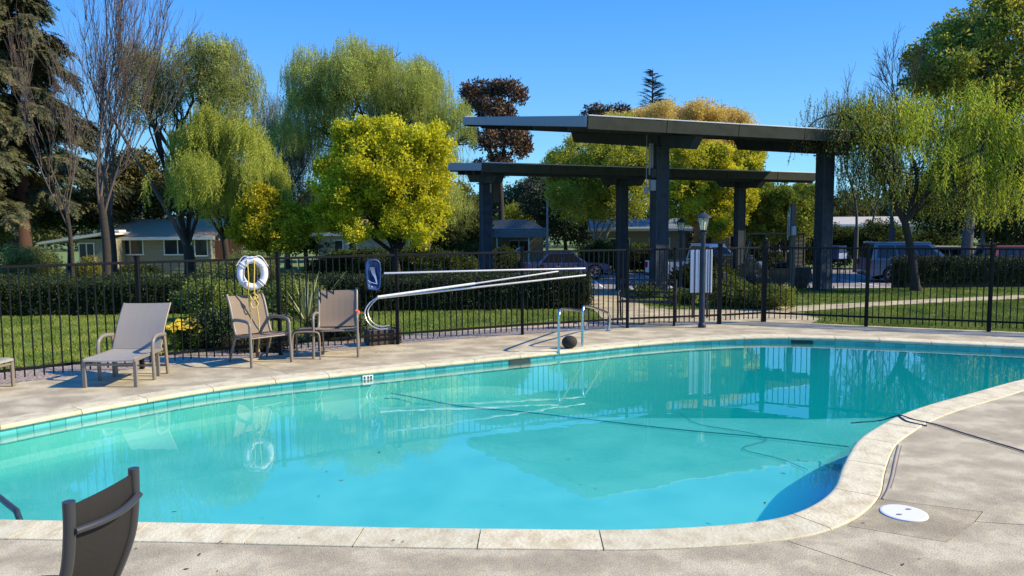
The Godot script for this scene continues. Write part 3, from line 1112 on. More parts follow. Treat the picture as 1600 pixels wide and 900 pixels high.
# ---------- pool equipment
func build_pool_gear() -> void:
	# life ring on a post with its throw rope
	var post_t := thing("rope_post", "slim wooden post behind the white life ring on the fence", "post", Vector3(-3.82, 0, -10.98))
	var pg := Geo.new()
	pg.box(Vector3(0.06, 1.5, 0.05), T(0, 0.75, 0), 0.006)
	put(pg, "post_shaft", M.wood_grey, post_t)
	var pk := Geo.new()
	pk.tube([Vector3(0, 1.44, 0.02), Vector3(0, 1.44, 0.11), Vector3(0, 1.48, 0.13)], 0.008, 6)
	put(pk, "hook", M.black_iron, post_t)
	var lr := thing("life_ring", "white life ring hanging on the fence above the left chair", "life ring", Vector3(-3.82, 1.275, -10.87), 0.35)
	var g := Geo.new()
	var rp := ring_path(Vector3.ZERO, 0.178, 40, Vector3(0, 0, 1))
	var R := 40
	for i in R:
		for k in 12:
			var q := []
			var nn := []
			for ik in [[i, k], [i + 1, k], [i + 1, k + 1], [i, k + 1]]:
				var a: float = TAU * ik[0] / R
				var b: float = TAU * ik[1] / 12
				var dir := Vector3(cos(a) * 0.94, sin(a) * 1.12, 0)
				var nd := Vector3(cos(a), sin(a), 0) * cos(b) + Vector3(0, 0, 1) * sin(b)
				q.append(dir * 0.178 + Vector3(cos(a), sin(a), 0) * cos(b) * 0.052 + Vector3(0, 0, 0.045) * sin(b))
				nn.append(nd)
			g.smooth(q[0], q[1], q[2], nn[0], nn[1], nn[2])
			g.smooth(q[0], q[2], q[3], nn[0], nn[2], nn[3])
	put(g, "ring_body", M.ring_white, lr)
	for a in [0.6, 2.5, 3.9, 5.5]:
		var gb := Geo.new()
		var c := Vector3(cos(a) * 0.94, sin(a) * 1.12, 0) * 0.178
		var tang := Vector3(-sin(a), cos(a), 0)
		gb.tube(ring_path(c - tang * 0.02, 0.056, 14, tang), 0.008, 6, false)
		gb.tube(ring_path(c + tang * 0.02, 0.056, 14, tang), 0.008, 6, false)
		put(gb, "rope_lashing", M.rope_white, lr)
	var gr := Geo.new()
	gr.tube(curve([Vector3(-0.22, 0.12, 0.03), Vector3(-0.12, 0.25, 0.03), Vector3(0.0, 0.235, 0.05), Vector3(0.12, 0.25, 0.03), Vector3(0.22, 0.1, 0.03)], 5), 0.008, 6)
	put(gr, "grab_rope", M.rope_white, lr)
	var yr := thing("throw_rope", "yellow throw rope hanging through the life ring to the deck", "rope", Vector3(-3.82, 0, -10.80))
	for e in [[-0.05, 0.0], [0.045, 1.3]]:
		var gy_ := Geo.new()
		var pts := []
		for k in 12:
			var y := 1.48 - k * 0.125
			pts.append(Vector3(e[0] + 0.012 * sin(k * 0.9 + e[1]) + 0.004 * k, maxf(y, 0.12), 0.02 * sin(k * 0.6)))
		gy_.tube(curve(pts, 3), 0.0085, 7)
		put(gy_, "rope_fall", M.rope, yr)
	for k in 2:
		var gl := Geo.new()
		gl.tube(curve([Vector3(-0.03, 0.98 - k * 0.06, 0.01), Vector3(0.02, 0.90 - k * 0.13, 0.03), Vector3(0.09, 0.93 - k * 0.1, 0.0), Vector3(0.03, 1.0 - k * 0.06, 0.02)], 5), 0.009, 6)
		put(gl, "rope_loop", M.rope, yr)
	# leaf skimmer net hung on the fence
	var net := thing("leaf_net", "blue pool leaf skimmer net on a pale pole hung along the fence", "pool net", Vector3(-2.205, 1.18, -11.72), 0.42)
	net.scale = Vector3(0.86, 0.95, 1.0)
	var fr := Geo.new()
	fr.tube(curve([Vector3(-0.10, -0.22, 0), Vector3(-0.125, 0.0, 0.01), Vector3(-0.125, 0.17, 0.01), Vector3(-0.09, 0.235, 0.0), Vector3(0.0, 0.255, 0), Vector3(0.09, 0.235, 0), Vector3(0.125, 0.17, 0.01), Vector3(0.125, 0.0, 0.01), Vector3(0.10, -0.22, 0), Vector3(0.0, -0.235, 0), Vector3(-0.10, -0.22, 0)], 5), 0.019, 8)
	put(fr, "net_frame", M.net_blue, net)
	var bag := Geo.new()
	for i in 8:
		for k in 10:
			var q := []
			for ik in [[i, k], [i + 1, k], [i + 1, k + 1], [i, k + 1]]:
				var u: float = -1.0 + 2.0 * ik[0] / 8.0
				var w: float = -1.0 + 2.0 * ik[1] / 10.0
				q.append(Vector3(u * 0.115, w * 0.22 + 0.005, -0.07 * (1.0 - u * u) * (1.0 - w * w) + 0.012 * sin(u * 9.0 + w * 3.0) * (1.0 - w * w)))
			bag.quad(q[0], q[1], q[2], q[3], Vector3(0, 0, 1))
	put(bag, "net_bag", M.net_blue, net)
	var fold := Geo.new()
	for k in 4:
		fold.tube(curve([Vector3(-0.05 + k * 0.021, 0.13, 0.0), Vector3(-0.02 + k * 0.018, 0.04, -0.01), Vector3(0.03 + k * 0.008, -0.05, 0.0), Vector3(0.055 + k * 0.004, -0.13, 0.005)], 4), 0.0045, 5)
	fold.tube(curve([Vector3(-0.1, -0.08, 0.0), Vector3(-0.04, -0.12, -0.01), Vector3(0.03, -0.14, 0.0), Vector3(0.08, -0.15, 0.0)], 4), 0.007, 5)
	put(fold, "net_fold", M.net_mesh, net)
	var h1: Vector3 = net.transform.affine_inverse() * (Vector3(-2.042, 1.205, -11.78))
	var h2: Vector3 = net.transform.affine_inverse() * (Vector3(1.333, 1.162, -13.46))
	var hg := Geo.new()
	hg.tube([h1, h1.lerp(h2, 0.5) + Vector3(0, 0.006, 0), h2], 0.017, 10)
	put(hg, "handle", M.pole, net)
	# shepherd's crook and a second telescopic pole
	var ck := thing("rescue_crook", "silver rescue pole with a wide double hook hung on the fence", "rescue pole")
	var a: Vector3 = Vector3(-2.166, 0.81, -11.74)
	var b: Vector3 = Vector3(1.345, 1.039, -13.46)
	var cg := Geo.new()
	cg.tube([a, a.lerp(b, 0.45), b], 0.0175, 10)
	put(cg, "pole_shaft", M.pole, ck)
	var hk := Geo.new()
	hk.tube(curve([a, Vector3(-2.262, 0.743, -11.7), Vector3(-2.333, 0.625, -11.66), Vector3(-2.318, 0.507, -11.62), Vector3(-2.241, 0.397, -11.6), Vector3(-2.11, 0.335, -11.6), Vector3(-1.972, 0.341, -11.62)], 5), 0.010, 8)
	hk.tube(curve([a + Vector3(0.03, 0.004, 0), Vector3(-2.233, 0.726, -11.76), Vector3(-2.303, 0.615, -11.74), Vector3(-2.278, 0.497, -11.7), Vector3(-2.196, 0.405, -11.69), Vector3(-2.087, 0.362, -11.7), Vector3(-1.957, 0.379, -11.72)], 5), 0.010, 8)
	put(hk, "hook", M.pole, ck)
	var tp := thing("telescopic_pole", "white telescopic pole slanting up along the fence above the hook pole", "pole")
	var tg := Geo.new()
	var c: Vector3 = Vector3(-2.138, 0.834, -11.7)
	var d: Vector3 = Vector3(-0.627, 0.979, -12.45)
	var e2: Vector3 = Vector3(0.827, 1.127, -13.22)
	tg.tube([c, d], 0.020, 10)
	put(tg, "outer_tube", M.plastic_white, tp)
	tg = Geo.new()
	tg.tube([d, e2], 0.015, 10)
	put(tg, "inner_tube", M.pole, tp)
	# stair rails at the far side of the pool
	var ld := thing("pool_ladder", "stainless steel pair of pool exit rails at the far edge", "pool ladder")
	var rails := [[Vector3(0.716, 0, -11.298), Vector3(1.381, 0, -13.681)], [Vector3(1.126, 0, -11.764), Vector3(1.768, 0, -13.538)]]
	for e in rails:
		var f: Vector3 = e[0]
		var k: Vector3 = e[1]
		var rg := Geo.new()
		rg.tube(curve([f + Vector3(0.0, -0.03, 0.0), f + Vector3(0.0, 0.2, 0.0), f + Vector3(0, 0.45, 0), f + Vector3(0.01, 0.60, -0.03), f.lerp(k, 0.12) + Vector3(0, 0.635, 0), f.lerp(k, 0.6) + Vector3(0, 0.48, 0), f.lerp(k, 0.93) + Vector3(0, 0.36, 0), k + Vector3(0.03, 0.26, 0), k + Vector3(0.02, 0.08, 0), k], 6), 0.021, 12)
		put(rg, "rail", M.chrome, ld)
		var esc := Geo.new()
		esc.lathe([Vector2(0.052, 0.0), Vector2(0.05, 0.006), Vector2(0.03, 0.02), Vector2(0, 0.022)], 16, Transform3D(Basis.IDENTITY, k))
		put(esc, "base_collar", M.chrome, ld)
	var blob := Geo.new()
	var bc: Vector3 = Vector3(0.906, 0, -11.587)
	blob.ball(Vector3(bc.x, 0.105, bc.z - 0.02), Vector3(0.125, 0.105, 0.12), 10, 16)
	tag(put(blob, "float_ball", M.ball), "round black object at the pool edge between the two steel rails", "float")
	# white skimmer lid set in the deck, with two finger holes
	var lid := thing("skimmer_lid", "white oval skimmer lid set flush in the deck by the near right coping", "lid", Vector3(2.64, 0, -4.85), 0.0)
	var lg := Geo.new()
	lg.lathe([Vector2(0.148, 0.001), Vector2(0.146, 0.007), Vector2(0.135, 0.010), Vector2(0, 0.010)], 40)
	put(lg, "lid_disc", M.plastic_white, lid)
	for s in [-1.0, 1.0]:
		var hg2 := Geo.new()
		hg2.lathe([Vector2(0.015, 0.0095), Vector2(0.014, 0.0135), Vector2(0, 0.0135)], 14, Transform3D(Basis.from_euler(Vector3(0, 0, 0)).scaled(Vector3(1.4, 1, 0.8)), Vector3(s * 0.055, 0, -s * 0.045)))
		put(hg2, "finger_hole", M.drain, lid)
	# hose that crosses the coping at the right and trails over the water
	var hs := thing("vacuum_hose", "dark hose running from the right over the coping into the pool", "hose")
	var hp := Geo.new()
	hp.tube(curve([Vector3(3.545, -0.13, -7.594), Vector3(3.609, -0.1, -7.52), Vector3(3.809, -0.085, -7.522), Vector3(3.867, 0.005, -7.346), Vector3(3.912, 0.024, -7.31), Vector3(3.988, 0.01, -7.188), Vector3(4.095, 0.01, -7.02), Vector3(4.169, 0.01, -6.752), Vector3(4.267, 0.01, -6.443), Vector3(4.357, 0.01, -6.161), Vector3(4.416, 0.01, -5.869), Vector3(4.336, 0.01, -5.309), Vector3(4.335, 0.01, -4.412), Vector3(4.157, 0.01, -3.285)], 5), 0.0065, 10)
	put(hp, "hose_pipe", M.hose, hs)
	var h2g := Geo.new()
	h2g.tube(curve([Vector3(3.907, 0.014, -7.348), Vector3(3.874, 0.014, -7.152), Vector3(3.924, 0.01, -7.048), Vector3(3.989, 0.008, -6.984)], 5), 0.007, 8)
	put(h2g, "cord", M.hose, hs)
	var rope := thing("floor_line", "thin dark line lying straight across the middle of the pool floor", "rope")
	var rg2 := Geo.new()
	rg2.tube(curve([Vector3(-1.665, -0.33, -9.99), Vector3(-1.42, -0.40, -10.08), Vector3(-0.711, -0.505, -9.945), Vector3(0.242, -0.505, -9.558), Vector3(1.851, -0.505, -8.781), Vector3(2.943, -0.505, -8.351), Vector3(3.709, -0.505, -7.988)], 4), 0.0075, 8)
	put(rg2, "rope_line", M.hose, rope)
	var cable := thing("cleaner_cable", "thin dark cable lying in a loose loop on the pool floor beside the straight line", "cable")
	var cb := Geo.new()
	cb.tube(curve([Vector3(2.544, -0.512, -9.661), Vector3(2.281, -0.512, -9.702), Vector3(2.198, -0.512, -9.635), Vector3(2.215, -0.512, -9.276), Vector3(2.309, -0.512, -8.969), Vector3(2.566, -0.512, -8.761), Vector3(2.827, -0.512, -8.562), Vector3(2.9, -0.512, -8.376), Vector3(2.879, -0.512, -8.249), Vector3(2.73, -0.512, -8.153), Vector3(2.571, -0.512, -8.036), Vector3(2.548, -0.512, -7.896), Vector3(2.669, -0.512, -7.758), Vector3(2.837, -0.512, -7.559), Vector3(2.962, -0.512, -7.252)], 5), 0.004, 7)
	put(cb, "cable_line", M.hose, cable)
	var ch := thing("drain_channel", "narrow dark drain strip along the coping above the skimmer lid", "drain")
	var dg := Geo.new()
	dg.tube(curve([Vector3(3.399, -0.004, -6.374), Vector3(3.197, -0.004, -6.037), Vector3(2.96, -0.004, -5.628), Vector3(2.757, -0.004, -5.296), Vector3(2.625, -0.004, -5.108)], 6), 0.012, 8, true, 1.0)
	put(dg, "drain_strip", M.drain, ch)
	dg = Geo.new()
	dg.tube(curve([Vector3(3.427, -0.004, -6.373), Vector3(3.223, -0.004, -6.036), Vector3(2.985, -0.004, -5.628), Vector3(2.794, -0.004, -5.322)], 6), 0.007, 8, true, 1.0)
	put(dg, "drain_edge", M.drain, ch)
	# dark planter box at the foot of the fence
	var bx := thing("planter_box", "low dark wooden planter box at the fence foot beside the right chair", "planter", Vector3(-2.17, 0, -12.25), 0.49)
	for k in 3:
		var pg2 := Geo.new()
		pg2.box(Vector3(0.55, 0.075, 0.03), T(0, 0.045 + k * 0.082, 0.15), 0.006)
		put(pg2, "plank", M.box_brown, bx)
		pg2 = Geo.new()
		pg2.box(Vector3(0.55, 0.075, 0.03), T(0, 0.045 + k * 0.082, -0.15), 0.006)
		put(pg2, "plank", M.box_brown, bx)
		for s in [-1.0, 1.0]:
			pg2 = Geo.new()
			pg2.box(Vector3(0.03, 0.075, 0.27), T(s * 0.26, 0.045 + k * 0.082, 0), 0.006)
			put(pg2, "plank", M.box_brown, bx)
	var sg2 := Geo.new()
	sg2.box(Vector3(0.48, 0.02, 0.26), T(0, 0.21, 0))
	put(sg2, "soil_fill", M.grout, bx)

# ---------- lamps, bench, signs and posts beyond the fence
func make_lantern(label: String, at: Vector3, h: float, r: float) -> void:
	var t := thing("lamp_post", label, "lamp post", at, 0.35, "black lantern lamp posts")
	var g := Geo.new()
	g.lathe([Vector2(0.075, 0), Vector2(0.075, 0.05), Vector2(r * 1.15, 0.09), Vector2(r, 0.5), Vector2(r * 0.95, h - 0.42), Vector2(r * 1.4, h - 0.40), Vector2(r * 1.4, h - 0.37), Vector2(0.045, h - 0.36), Vector2(0.0, h - 0.36)], 14)
	put(g, "pole", M.steel_paint, t)
	var hd := Geo.new()
	hd.lathe([Vector2(0.05, h - 0.37), Vector2(0.085, h - 0.35), Vector2(0.085, h - 0.335), Vector2(0, h - 0.335)], 12)
	put(hd, "lantern_base", M.black_iron, t)
	var y0 := h - 0.335
	var y1 := h - 0.105
	for k in 6:
		var a := TAU * k / 6
		var b := TAU * (k + 1) / 6
		var pg := Geo.new()
		var p0 := Vector3(cos(a) * 0.075, y0, sin(a) * 0.075)
		var p1 := Vector3(cos(b) * 0.075, y0, sin(b) * 0.075)
		var p2 := Vector3(cos(b) * 0.125, y1, sin(b) * 0.125)
		var p3 := Vector3(cos(a) * 0.125, y1, sin(a) * 0.125)
		pg.quad(p0, p1, p2, p3, Vector3(cos((a + b) / 2), 0, sin((a + b) / 2)))
		put(pg, "pane", M.lantern_glass, t)
		var fg := Geo.new()
		fg.tube([p0, p3], 0.006, 6)
		put(fg, "glazing_bar", M.black_iron, t)
	var rf := Geo.new()
	rf.lathe([Vector2(0.128, y1 - 0.01), Vector2(0.162, y1), Vector2(0.155, y1 + 0.014), Vector2(0.075, y1 + 0.07), Vector2(0.03, y1 + 0.085), Vector2(0.022, y1 + 0.1), Vector2(0.0, y1 + 0.112)], 6)
	put(rf, "lantern_roof", M.steel_paint, t)
	var bl := Geo.new()
	bl.lathe([Vector2(0.0, y0), Vector2(0.025, y0), Vector2(0.03, y0 + 0.08), Vector2(0.04, y0 + 0.12), Vector2(0.036, y0 + 0.18), Vector2(0.0, y0 + 0.2)], 12)
	put(bl, "bulb", M.bulb, t)

func build_street_things() -> void:
	make_lantern("black lamp post with a cream unlit lantern standing inside the fence by the gate", Vector3(3.60, 0, -13.92), 2.18, 0.045)
	make_lantern("thinner lamp post standing behind the fence, left of the nearer lantern", Vector3(4.784, 0, -20.925), 2.12, 0.045)
	# ornate iron bench
	var bn := thing("iron_bench", "black iron bench with scrolled back just outside the fence", "bench", Vector3(2.68, 0, -14.62), -0.28)
	for s in [-1.0, 1.0]:
		var lg := Geo.new()
		lg.tube(curve([Vector3(s * 0.55, 0, 0.22), Vector3(s * 0.55, 0.25, 0.17), Vector3(s * 0.55, 0.42, 0.2), Vector3(s * 0.55, 0.60, 0.16), Vector3(s * 0.55, 0.62, -0.1)], 5), 0.02, 8)
		put(lg, "leg", M.black_iron, bn)
		lg = Geo.new()
		lg.tube(curve([Vector3(s * 0.55, 0, -0.28), Vector3(s * 0.55, 0.3, -0.2), Vector3(s * 0.55, 0.5, -0.2), Vector3(s * 0.55, 0.85, -0.28)], 5), 0.02, 8)
		put(lg, "leg", M.black_iron, bn)
	for k in 5:
		var sl := Geo.new()
		sl.box(Vector3(1.1, 0.02, 0.07), T(0, 0.43, -0.14 + k * 0.083), 0.004)
		put(sl, "slat", M.black_iron, bn)
	for e in [[0.84, -0.277], [0.60, -0.215], [0.50, -0.2]]:
		var rl := Geo.new()
		rl.beam(Vector3(-0.55, e[0], e[1]), Vector3(0.55, e[0], e[1]), 0.025, 0.03)
		put(rl, "back_rail", M.black_iron, bn)
	for k in 6:
		var sc := Geo.new()
		var x := -0.45 + k * 0.18
		var dirx := 1.0 if k % 2 == 0 else -1.0
		var pts := []
		for i in 22:
			var a := i * 0.42
			var rr := 0.088 - i * 0.0034
			pts.append(Vector3(x + dirx * cos(a) * rr, 0.72 + sin(a) * rr * 1.2, -0.247))
		sc.tube(pts, 0.011, 6)
		put(sc, "scroll", M.black_iron, bn)
	# white board hung outside the gate
	var sg := thing("notice_board", "tall white ribbed board standing outside the gate behind the lamp post", "board", Vector3(3.93, 0, -15.35), -0.05)
	var pts2 := [-0.19, -0.10, -0.01, 0.09, 0.19]
	for x in pts2:
		var pn := Geo.new()
		pn.box(Vector3(0.082, 0.90, 0.025), T(x, 0.98, 0), 0.006)
		put(pn, "board_plank", M.white, sg)
	for x in [-0.15, 0.15]:
		var lg := Geo.new()
		lg.box(Vector3(0.04, 1.4, 0.04), T(x, 0.7, -0.036))
		put(lg, "support_post", M.wood_grey, sg)
	# square post with conduits and a wire
	var up: Vector3 = Vector3(7.998, 0, -21.099)
	var pt := thing("conduit_post", "square brown post with pale conduits standing right of the gate", "post", Vector3(up.x, gy(up.z), up.z))
	var ht: float = (Vector3(7.934, 2.499, -21.1)).y - gy(up.z)
	var g1 := Geo.new()
	g1.box(Vector3(0.14, ht, 0.14), T(0, ht / 2, 0), 0.008)
	put(g1, "post_shaft", M.wood_grey, pt)
	for k in 2:
		var cg := Geo.new()
		cg.tube([Vector3(-0.10 - k * 0.05, ht - 0.9 - k * 0.1, 0.03), Vector3(-0.10 - k * 0.05, ht - 0.08 - k * 0.12, 0.03)], 0.018, 8)
		put(cg, "conduit", M.box_grey, pt)
	var mb := Geo.new()
	mb.box(Vector3(0.12, 0.26, 0.1), T(-0.02, ht - 0.75, 0.12), 0.01)
	put(mb, "meter_box", M.box_grey, pt)
	# mailbox-like cabinet on legs in the car park
	var mx: Vector3 = Vector3(14.608, 0.602, -33)
	var cab := thing("newspaper_box", "blue and white box on thin legs at the car park edge", "newspaper box", Vector3(mx.x, -0.7, -33), 0.3)
	var cgx := Geo.new()
	cgx.box(Vector3(0.5, 0.62, 0.42), T(0, 1.35, 0), 0.03)
	put(cgx, "cabinet", M.car_navy, cab)
	cgx = Geo.new()
	cgx.box(Vector3(0.42, 0.24, 0.02), T(0, 1.2, 0.222), 0.006)
	put(cgx, "front_panel", M.white, cab)
	for x in [-0.2, 0.2]:
		for z in [-0.16, 0.16]:
			cgx = Geo.new()
			cgx.tube([Vector3(x, 1.05, z), Vector3(x * 1.2, 0, z * 1.2)], 0.025, 6)
			put(cgx, "leg", M.black_iron, cab)
	# street light
	var sp: Vector3 = Vector3(2.212, 3.507, -46)
	var sl := thing("street_light", "tall thin grey street light behind the hedge, left of the carport posts", "street light", Vector3(sp.x, -0.7, sp.z))
	var sg2 := Geo.new()
	sg2.tube([Vector3(0, 0, 0), Vector3(0, sp.y + 0.7, 0)], [0.09, 0.055], 10)
	put(sg2, "pole", M.box_grey, sl)
	sg2 = Geo.new()
	sg2.box(Vector3(0.75, 0.09, 0.24), T(0.32, sp.y + 0.72, 0), 0.03)
	put(sg2, "lamp_head", M.box_grey, sl)
	# small grey stand pipe behind the hedge
	var sq: Vector3 = Vector3(0.266, 1.331, -20)
	var st := thing("stand_pipe", "thin grey bent standpipe rising behind the long hedge", "pipe", Vector3(sq.x, 0, sq.z))
	var pg := Geo.new()
	pg.tube(curve([Vector3(0, 0, 0), Vector3(0, sq.y - 0.08, 0), Vector3(-0.02, sq.y, 0), Vector3(-0.12, sq.y - 0.02, 0), Vector3(-0.14, sq.y - 0.1, 0)], 4), 0.022, 8)
	put(pg, "pipe", M.box_grey, st)

# ---------- solar carports
func carport(label: String, origin: Vector3, len: float, wid: float, y0: float, rise: float, thick: float, posts: Array, pw: float, beam_depth: float, yaw := 0.401) -> Node3D:
	var t := thing("solar_carport", label, "carport", origin, yaw, "solar carports over the car park")
	var ang := atan(rise)
	var tilt := Transform3D(Basis(Vector3.RIGHT, ang), Vector3(0, y0, 0))
	var sl := wid / cos(ang)
	# steel decking under the panels, with its ribs
	var dk := Geo.new()
	dk.box(Vector3(len - 0.1, 0.05, sl - 0.1), tilt * T(len / 2, -0.12, -sl / 2))
	for k in int(sl / 0.6):
		dk.box(Vector3(len - 0.12, 0.07, 0.12), tilt * T(len / 2, -0.17, -0.35 - k * 0.6))
	put(dk, "steel_decking", M.underside, t)
	var nx := int(len / 1.72)
	var nz := int(sl / 1.05)
	var pg := Geo.new()
	pg.box(Vector3(len / nx - 0.03, 0.035, sl / nz - 0.03), Transform3D.IDENTITY, 0.004)
	var pm := pg.mesh()
	for i in nx:
		for k in nz:
			put(pm, "solar_panel", M.panel_glass, t, tilt * T((i + 0.5) * len / nx, -0.07, -(k + 0.5) * sl / nz))
	# fascia in lengths
	var runs := int(ceil(len / 2.6))
	for i in runs:
		for z in [0.0, -sl]:
			var fg := Geo.new()
			fg.box(Vector3(len / runs - 0.012, thick, 0.05), tilt * T((i + 0.5) * len / runs, -thick / 2, z), 0.006)
			put(fg, "fascia", M.fascia, t)
			fg = Geo.new()
			fg.box(Vector3(len / runs - 0.012, 0.03, 0.07), tilt * T((i + 0.5) * len / runs, 0.016, z), 0.006)
			put(fg, "fascia_cap", M.fascia_trim, t)
	runs = int(ceil(sl / 2.8))
	for i in runs:
		for x in [-0.03, len + 0.03]:
			var fg := Geo.new()
			fg.box(Vector3(0.05, thick * 0.85, sl / runs - 0.012), tilt * T(x, -thick * 0.42, -(i + 0.5) * sl / runs), 0.006)
			put(fg, "fascia", M.box_grey, t)
	# purlins, cantilever beams and columns
	for k in 4:
		var ug := Geo.new()
		ug.box(Vector3(len - 0.3, 0.16, 0.09), tilt * T(len / 2, -0.27, -sl * (k + 0.6) / 4.2))
		put(ug, "purlin", M.steel_paint, t)
	for p in posts:
		var x: float = p[0]
		var z: float = p[1]
		var zf: float = p[2]
		var zb: float = p[3]
		var bt := -0.33
		var poly := PackedVector2Array([Vector2(zf, bt), Vector2(zb, bt), Vector2(zb + 0.25, bt - beam_depth), Vector2(zf - 0.25, bt - beam_depth)])
		var bg := Geo.new()
		bg.prism(poly, 0.26, tilt * Transform3D(Basis(Vector3(0, 0, 1), Vector3.UP, Vector3.LEFT), Vector3(x, 0, 0)))
		put(bg, "beam", M.steel_paint, t)
		var top: float = y0 - z * rise - 0.33
		var base := gy(origin.z + (z * cos(yaw) - x * sin(yaw)))
		var cg := Geo.new()
		cg.box(Vector3(pw, top - base, pw * 0.8), T(x, (top + base) / 2, z), 0.012)
		put(cg, "column", M.steel_paint, t)
		cg = Geo.new()
		cg.box(Vector3(pw + 0.25, 0.04, pw + 0.2), T(x, base + 0.02, z), 0.008)
		put(cg, "base_plate", M.steel_paint, t)
		for sx in [-1.0, 1.0]:
			for sz in [-1.0, 1.0]:
				cg = Geo.new()
				cg.lathe([Vector2(0.022, 0), Vector2(0.022, 0.06), Vector2(0.0, 0.07)], 6, Transform3D(Basis.IDENTITY, Vector3(x + sx * (pw / 2 + 0.07), base + 0.04, z + sz * (pw / 2 + 0.02))))
				put(cg, "anchor_bolt", M.box_grey, t)
				cg = Geo.new()
				cg.box(Vector3(0.035, top - base - 0.06, 0.035), T(x + sx * (pw / 2 - 0.004), (top + base) / 2, z + sz * (pw * 0.4 - 0.004)), 0.004)
				put(cg, "corner_angle", M.steel_edge, t)
		cg = Geo.new()
		cg.box(Vector3(pw + 0.14, 0.03, pw * 0.8 + 0.14), T(x, top - beam_depth - 0.03, z), 0.006)
		put(cg, "cap_plate", M.steel_edge, t)
		for sx in [-1.0, 1.0]:
			cg = Geo.new()
			cg.box(Vector3(0.02, beam_depth * 0.9, 0.5), Transform3D(tilt.basis, tilt * Vector3(x + sx * 0.14, -0.33 - beam_depth / 2, z)), 0.004)
			put(cg, "gusset_plate", M.steel_edge, t)
	return t

func build_carports() -> void:
	var y1: float = (Vector3(1.785, 4.483, -17.5)).y
	var a := carport("nearer and taller solar carport with a flat dark roof on thick columns", Vector3(1.79, 0, -17.5), 11.0, 8.6, y1, 0.131, 0.30, [[3.33, -1.95, -0.15, -7.0], [8.49, -1.1, -0.15, -5.0]], 0.38, 0.34)
	# switch gear on the first column, and a hanging rod with a tag
	var x := 3.33 - 0.26
	for k in 2:
		var cg := Geo.new()
		cg.tube([Vector3(x - 0.02 - k * 0.07, 3.3, -1.9), Vector3(x - 0.02 - k * 0.07, 4.15, -1.9)], 0.035, 8)
		put(cg, "conduit", M.box_grey, a)
	var bg := Geo.new()
	bg.box(Vector3(0.16, 0.26, 0.18), T(x - 0.02, 3.35, -1.88), 0.015)
	put(bg, "switch_box", M.black_iron, a)
	bg = Geo.new()
	bg.box(Vector3(0.16, 0.30, 0.15), T(x - 0.02, 3.02, -1.88), 0.015)
	put(bg, "switch_box", M.box_grey, a)
	bg = Geo.new()
	bg.tube([Vector3(x - 0.20, 4.5, -1.9), Vector3(x - 0.20, 2.98, -1.9)], 0.012, 6)
	put(bg, "hanging_rod", M.box_grey, a)
	bg = Geo.new()
	bg.box(Vector3(0.15, 0.2, 0.02), T(x - 0.21, 2.88, -1.9), 0.006)
	put(bg, "hanging_tag", M.box_grey, a)
	var y2: float = (Vector3(-0.798, 3.732, -21.3)).y
	var b := carport("lower solar carport behind, its long thin roof passing under the taller one", Vector3(-0.83, 0, -21.3), 13.3, 2.7, y2, 0.07, 0.26, [[0.64, -1.3, -0.1, -2.5], [5.57, -1.3, -0.1, -2.5], [10.6, -1.3, -0.1, -2.5]], 0.30, 0.24, 0.43)
	bg = Geo.new()
	bg.box(Vector3(0.24, 0.62, 0.2), T(0.64 + 0.30, 2.95, -1.3), 0.02)
	put(bg, "switch_box", M.box_brown, b)
	bg = Geo.new()
	bg.box(Vector3(0.4, 0.12, 0.14), T(0.64 + 0.28, 2.42, -1.25), 0.02)
	put(bg, "flood_lamp", M.black_iron, b)
	bg = Geo.new()
	bg.box(Vector3(0.05, 0.3, 0.02), T(0.64 + 0.1, 3.1, -1.13), 0.004)
	put(bg, "data_plate", M.box_grey, b)

# ---------- houses
func window(parent: Node3D, x: float, y: float, w: float, h: float, z: float, panes := 2, trim: Material = null) -> void:
	var f := Geo.new()
	var m: Material = trim if trim else M.trim
	for e in [[0.0, h / 2, w + 0.1, 0.06], [0.0, -h / 2, w + 0.1, 0.07]]:
		f.box(Vector3(e[2], e[3], 0.07), T(x + e[0], y + e[1], z + 0.02))
	for k in panes + 1:
		f.box(Vector3(0.055, h - 0.062, 0.06), T(x - w / 2 + w * k / panes, y, z + 0.018))
	var o := put(f, "window", m, parent)
	for k in panes:
		var g := Geo.new()
		g.box(Vector3(w / panes - 0.058, h - 0.066, 0.012), T(x - w / 2 + w * (k + 0.5) / panes, y, z + 0.026))
		put(g, "pane", M.pane, o)

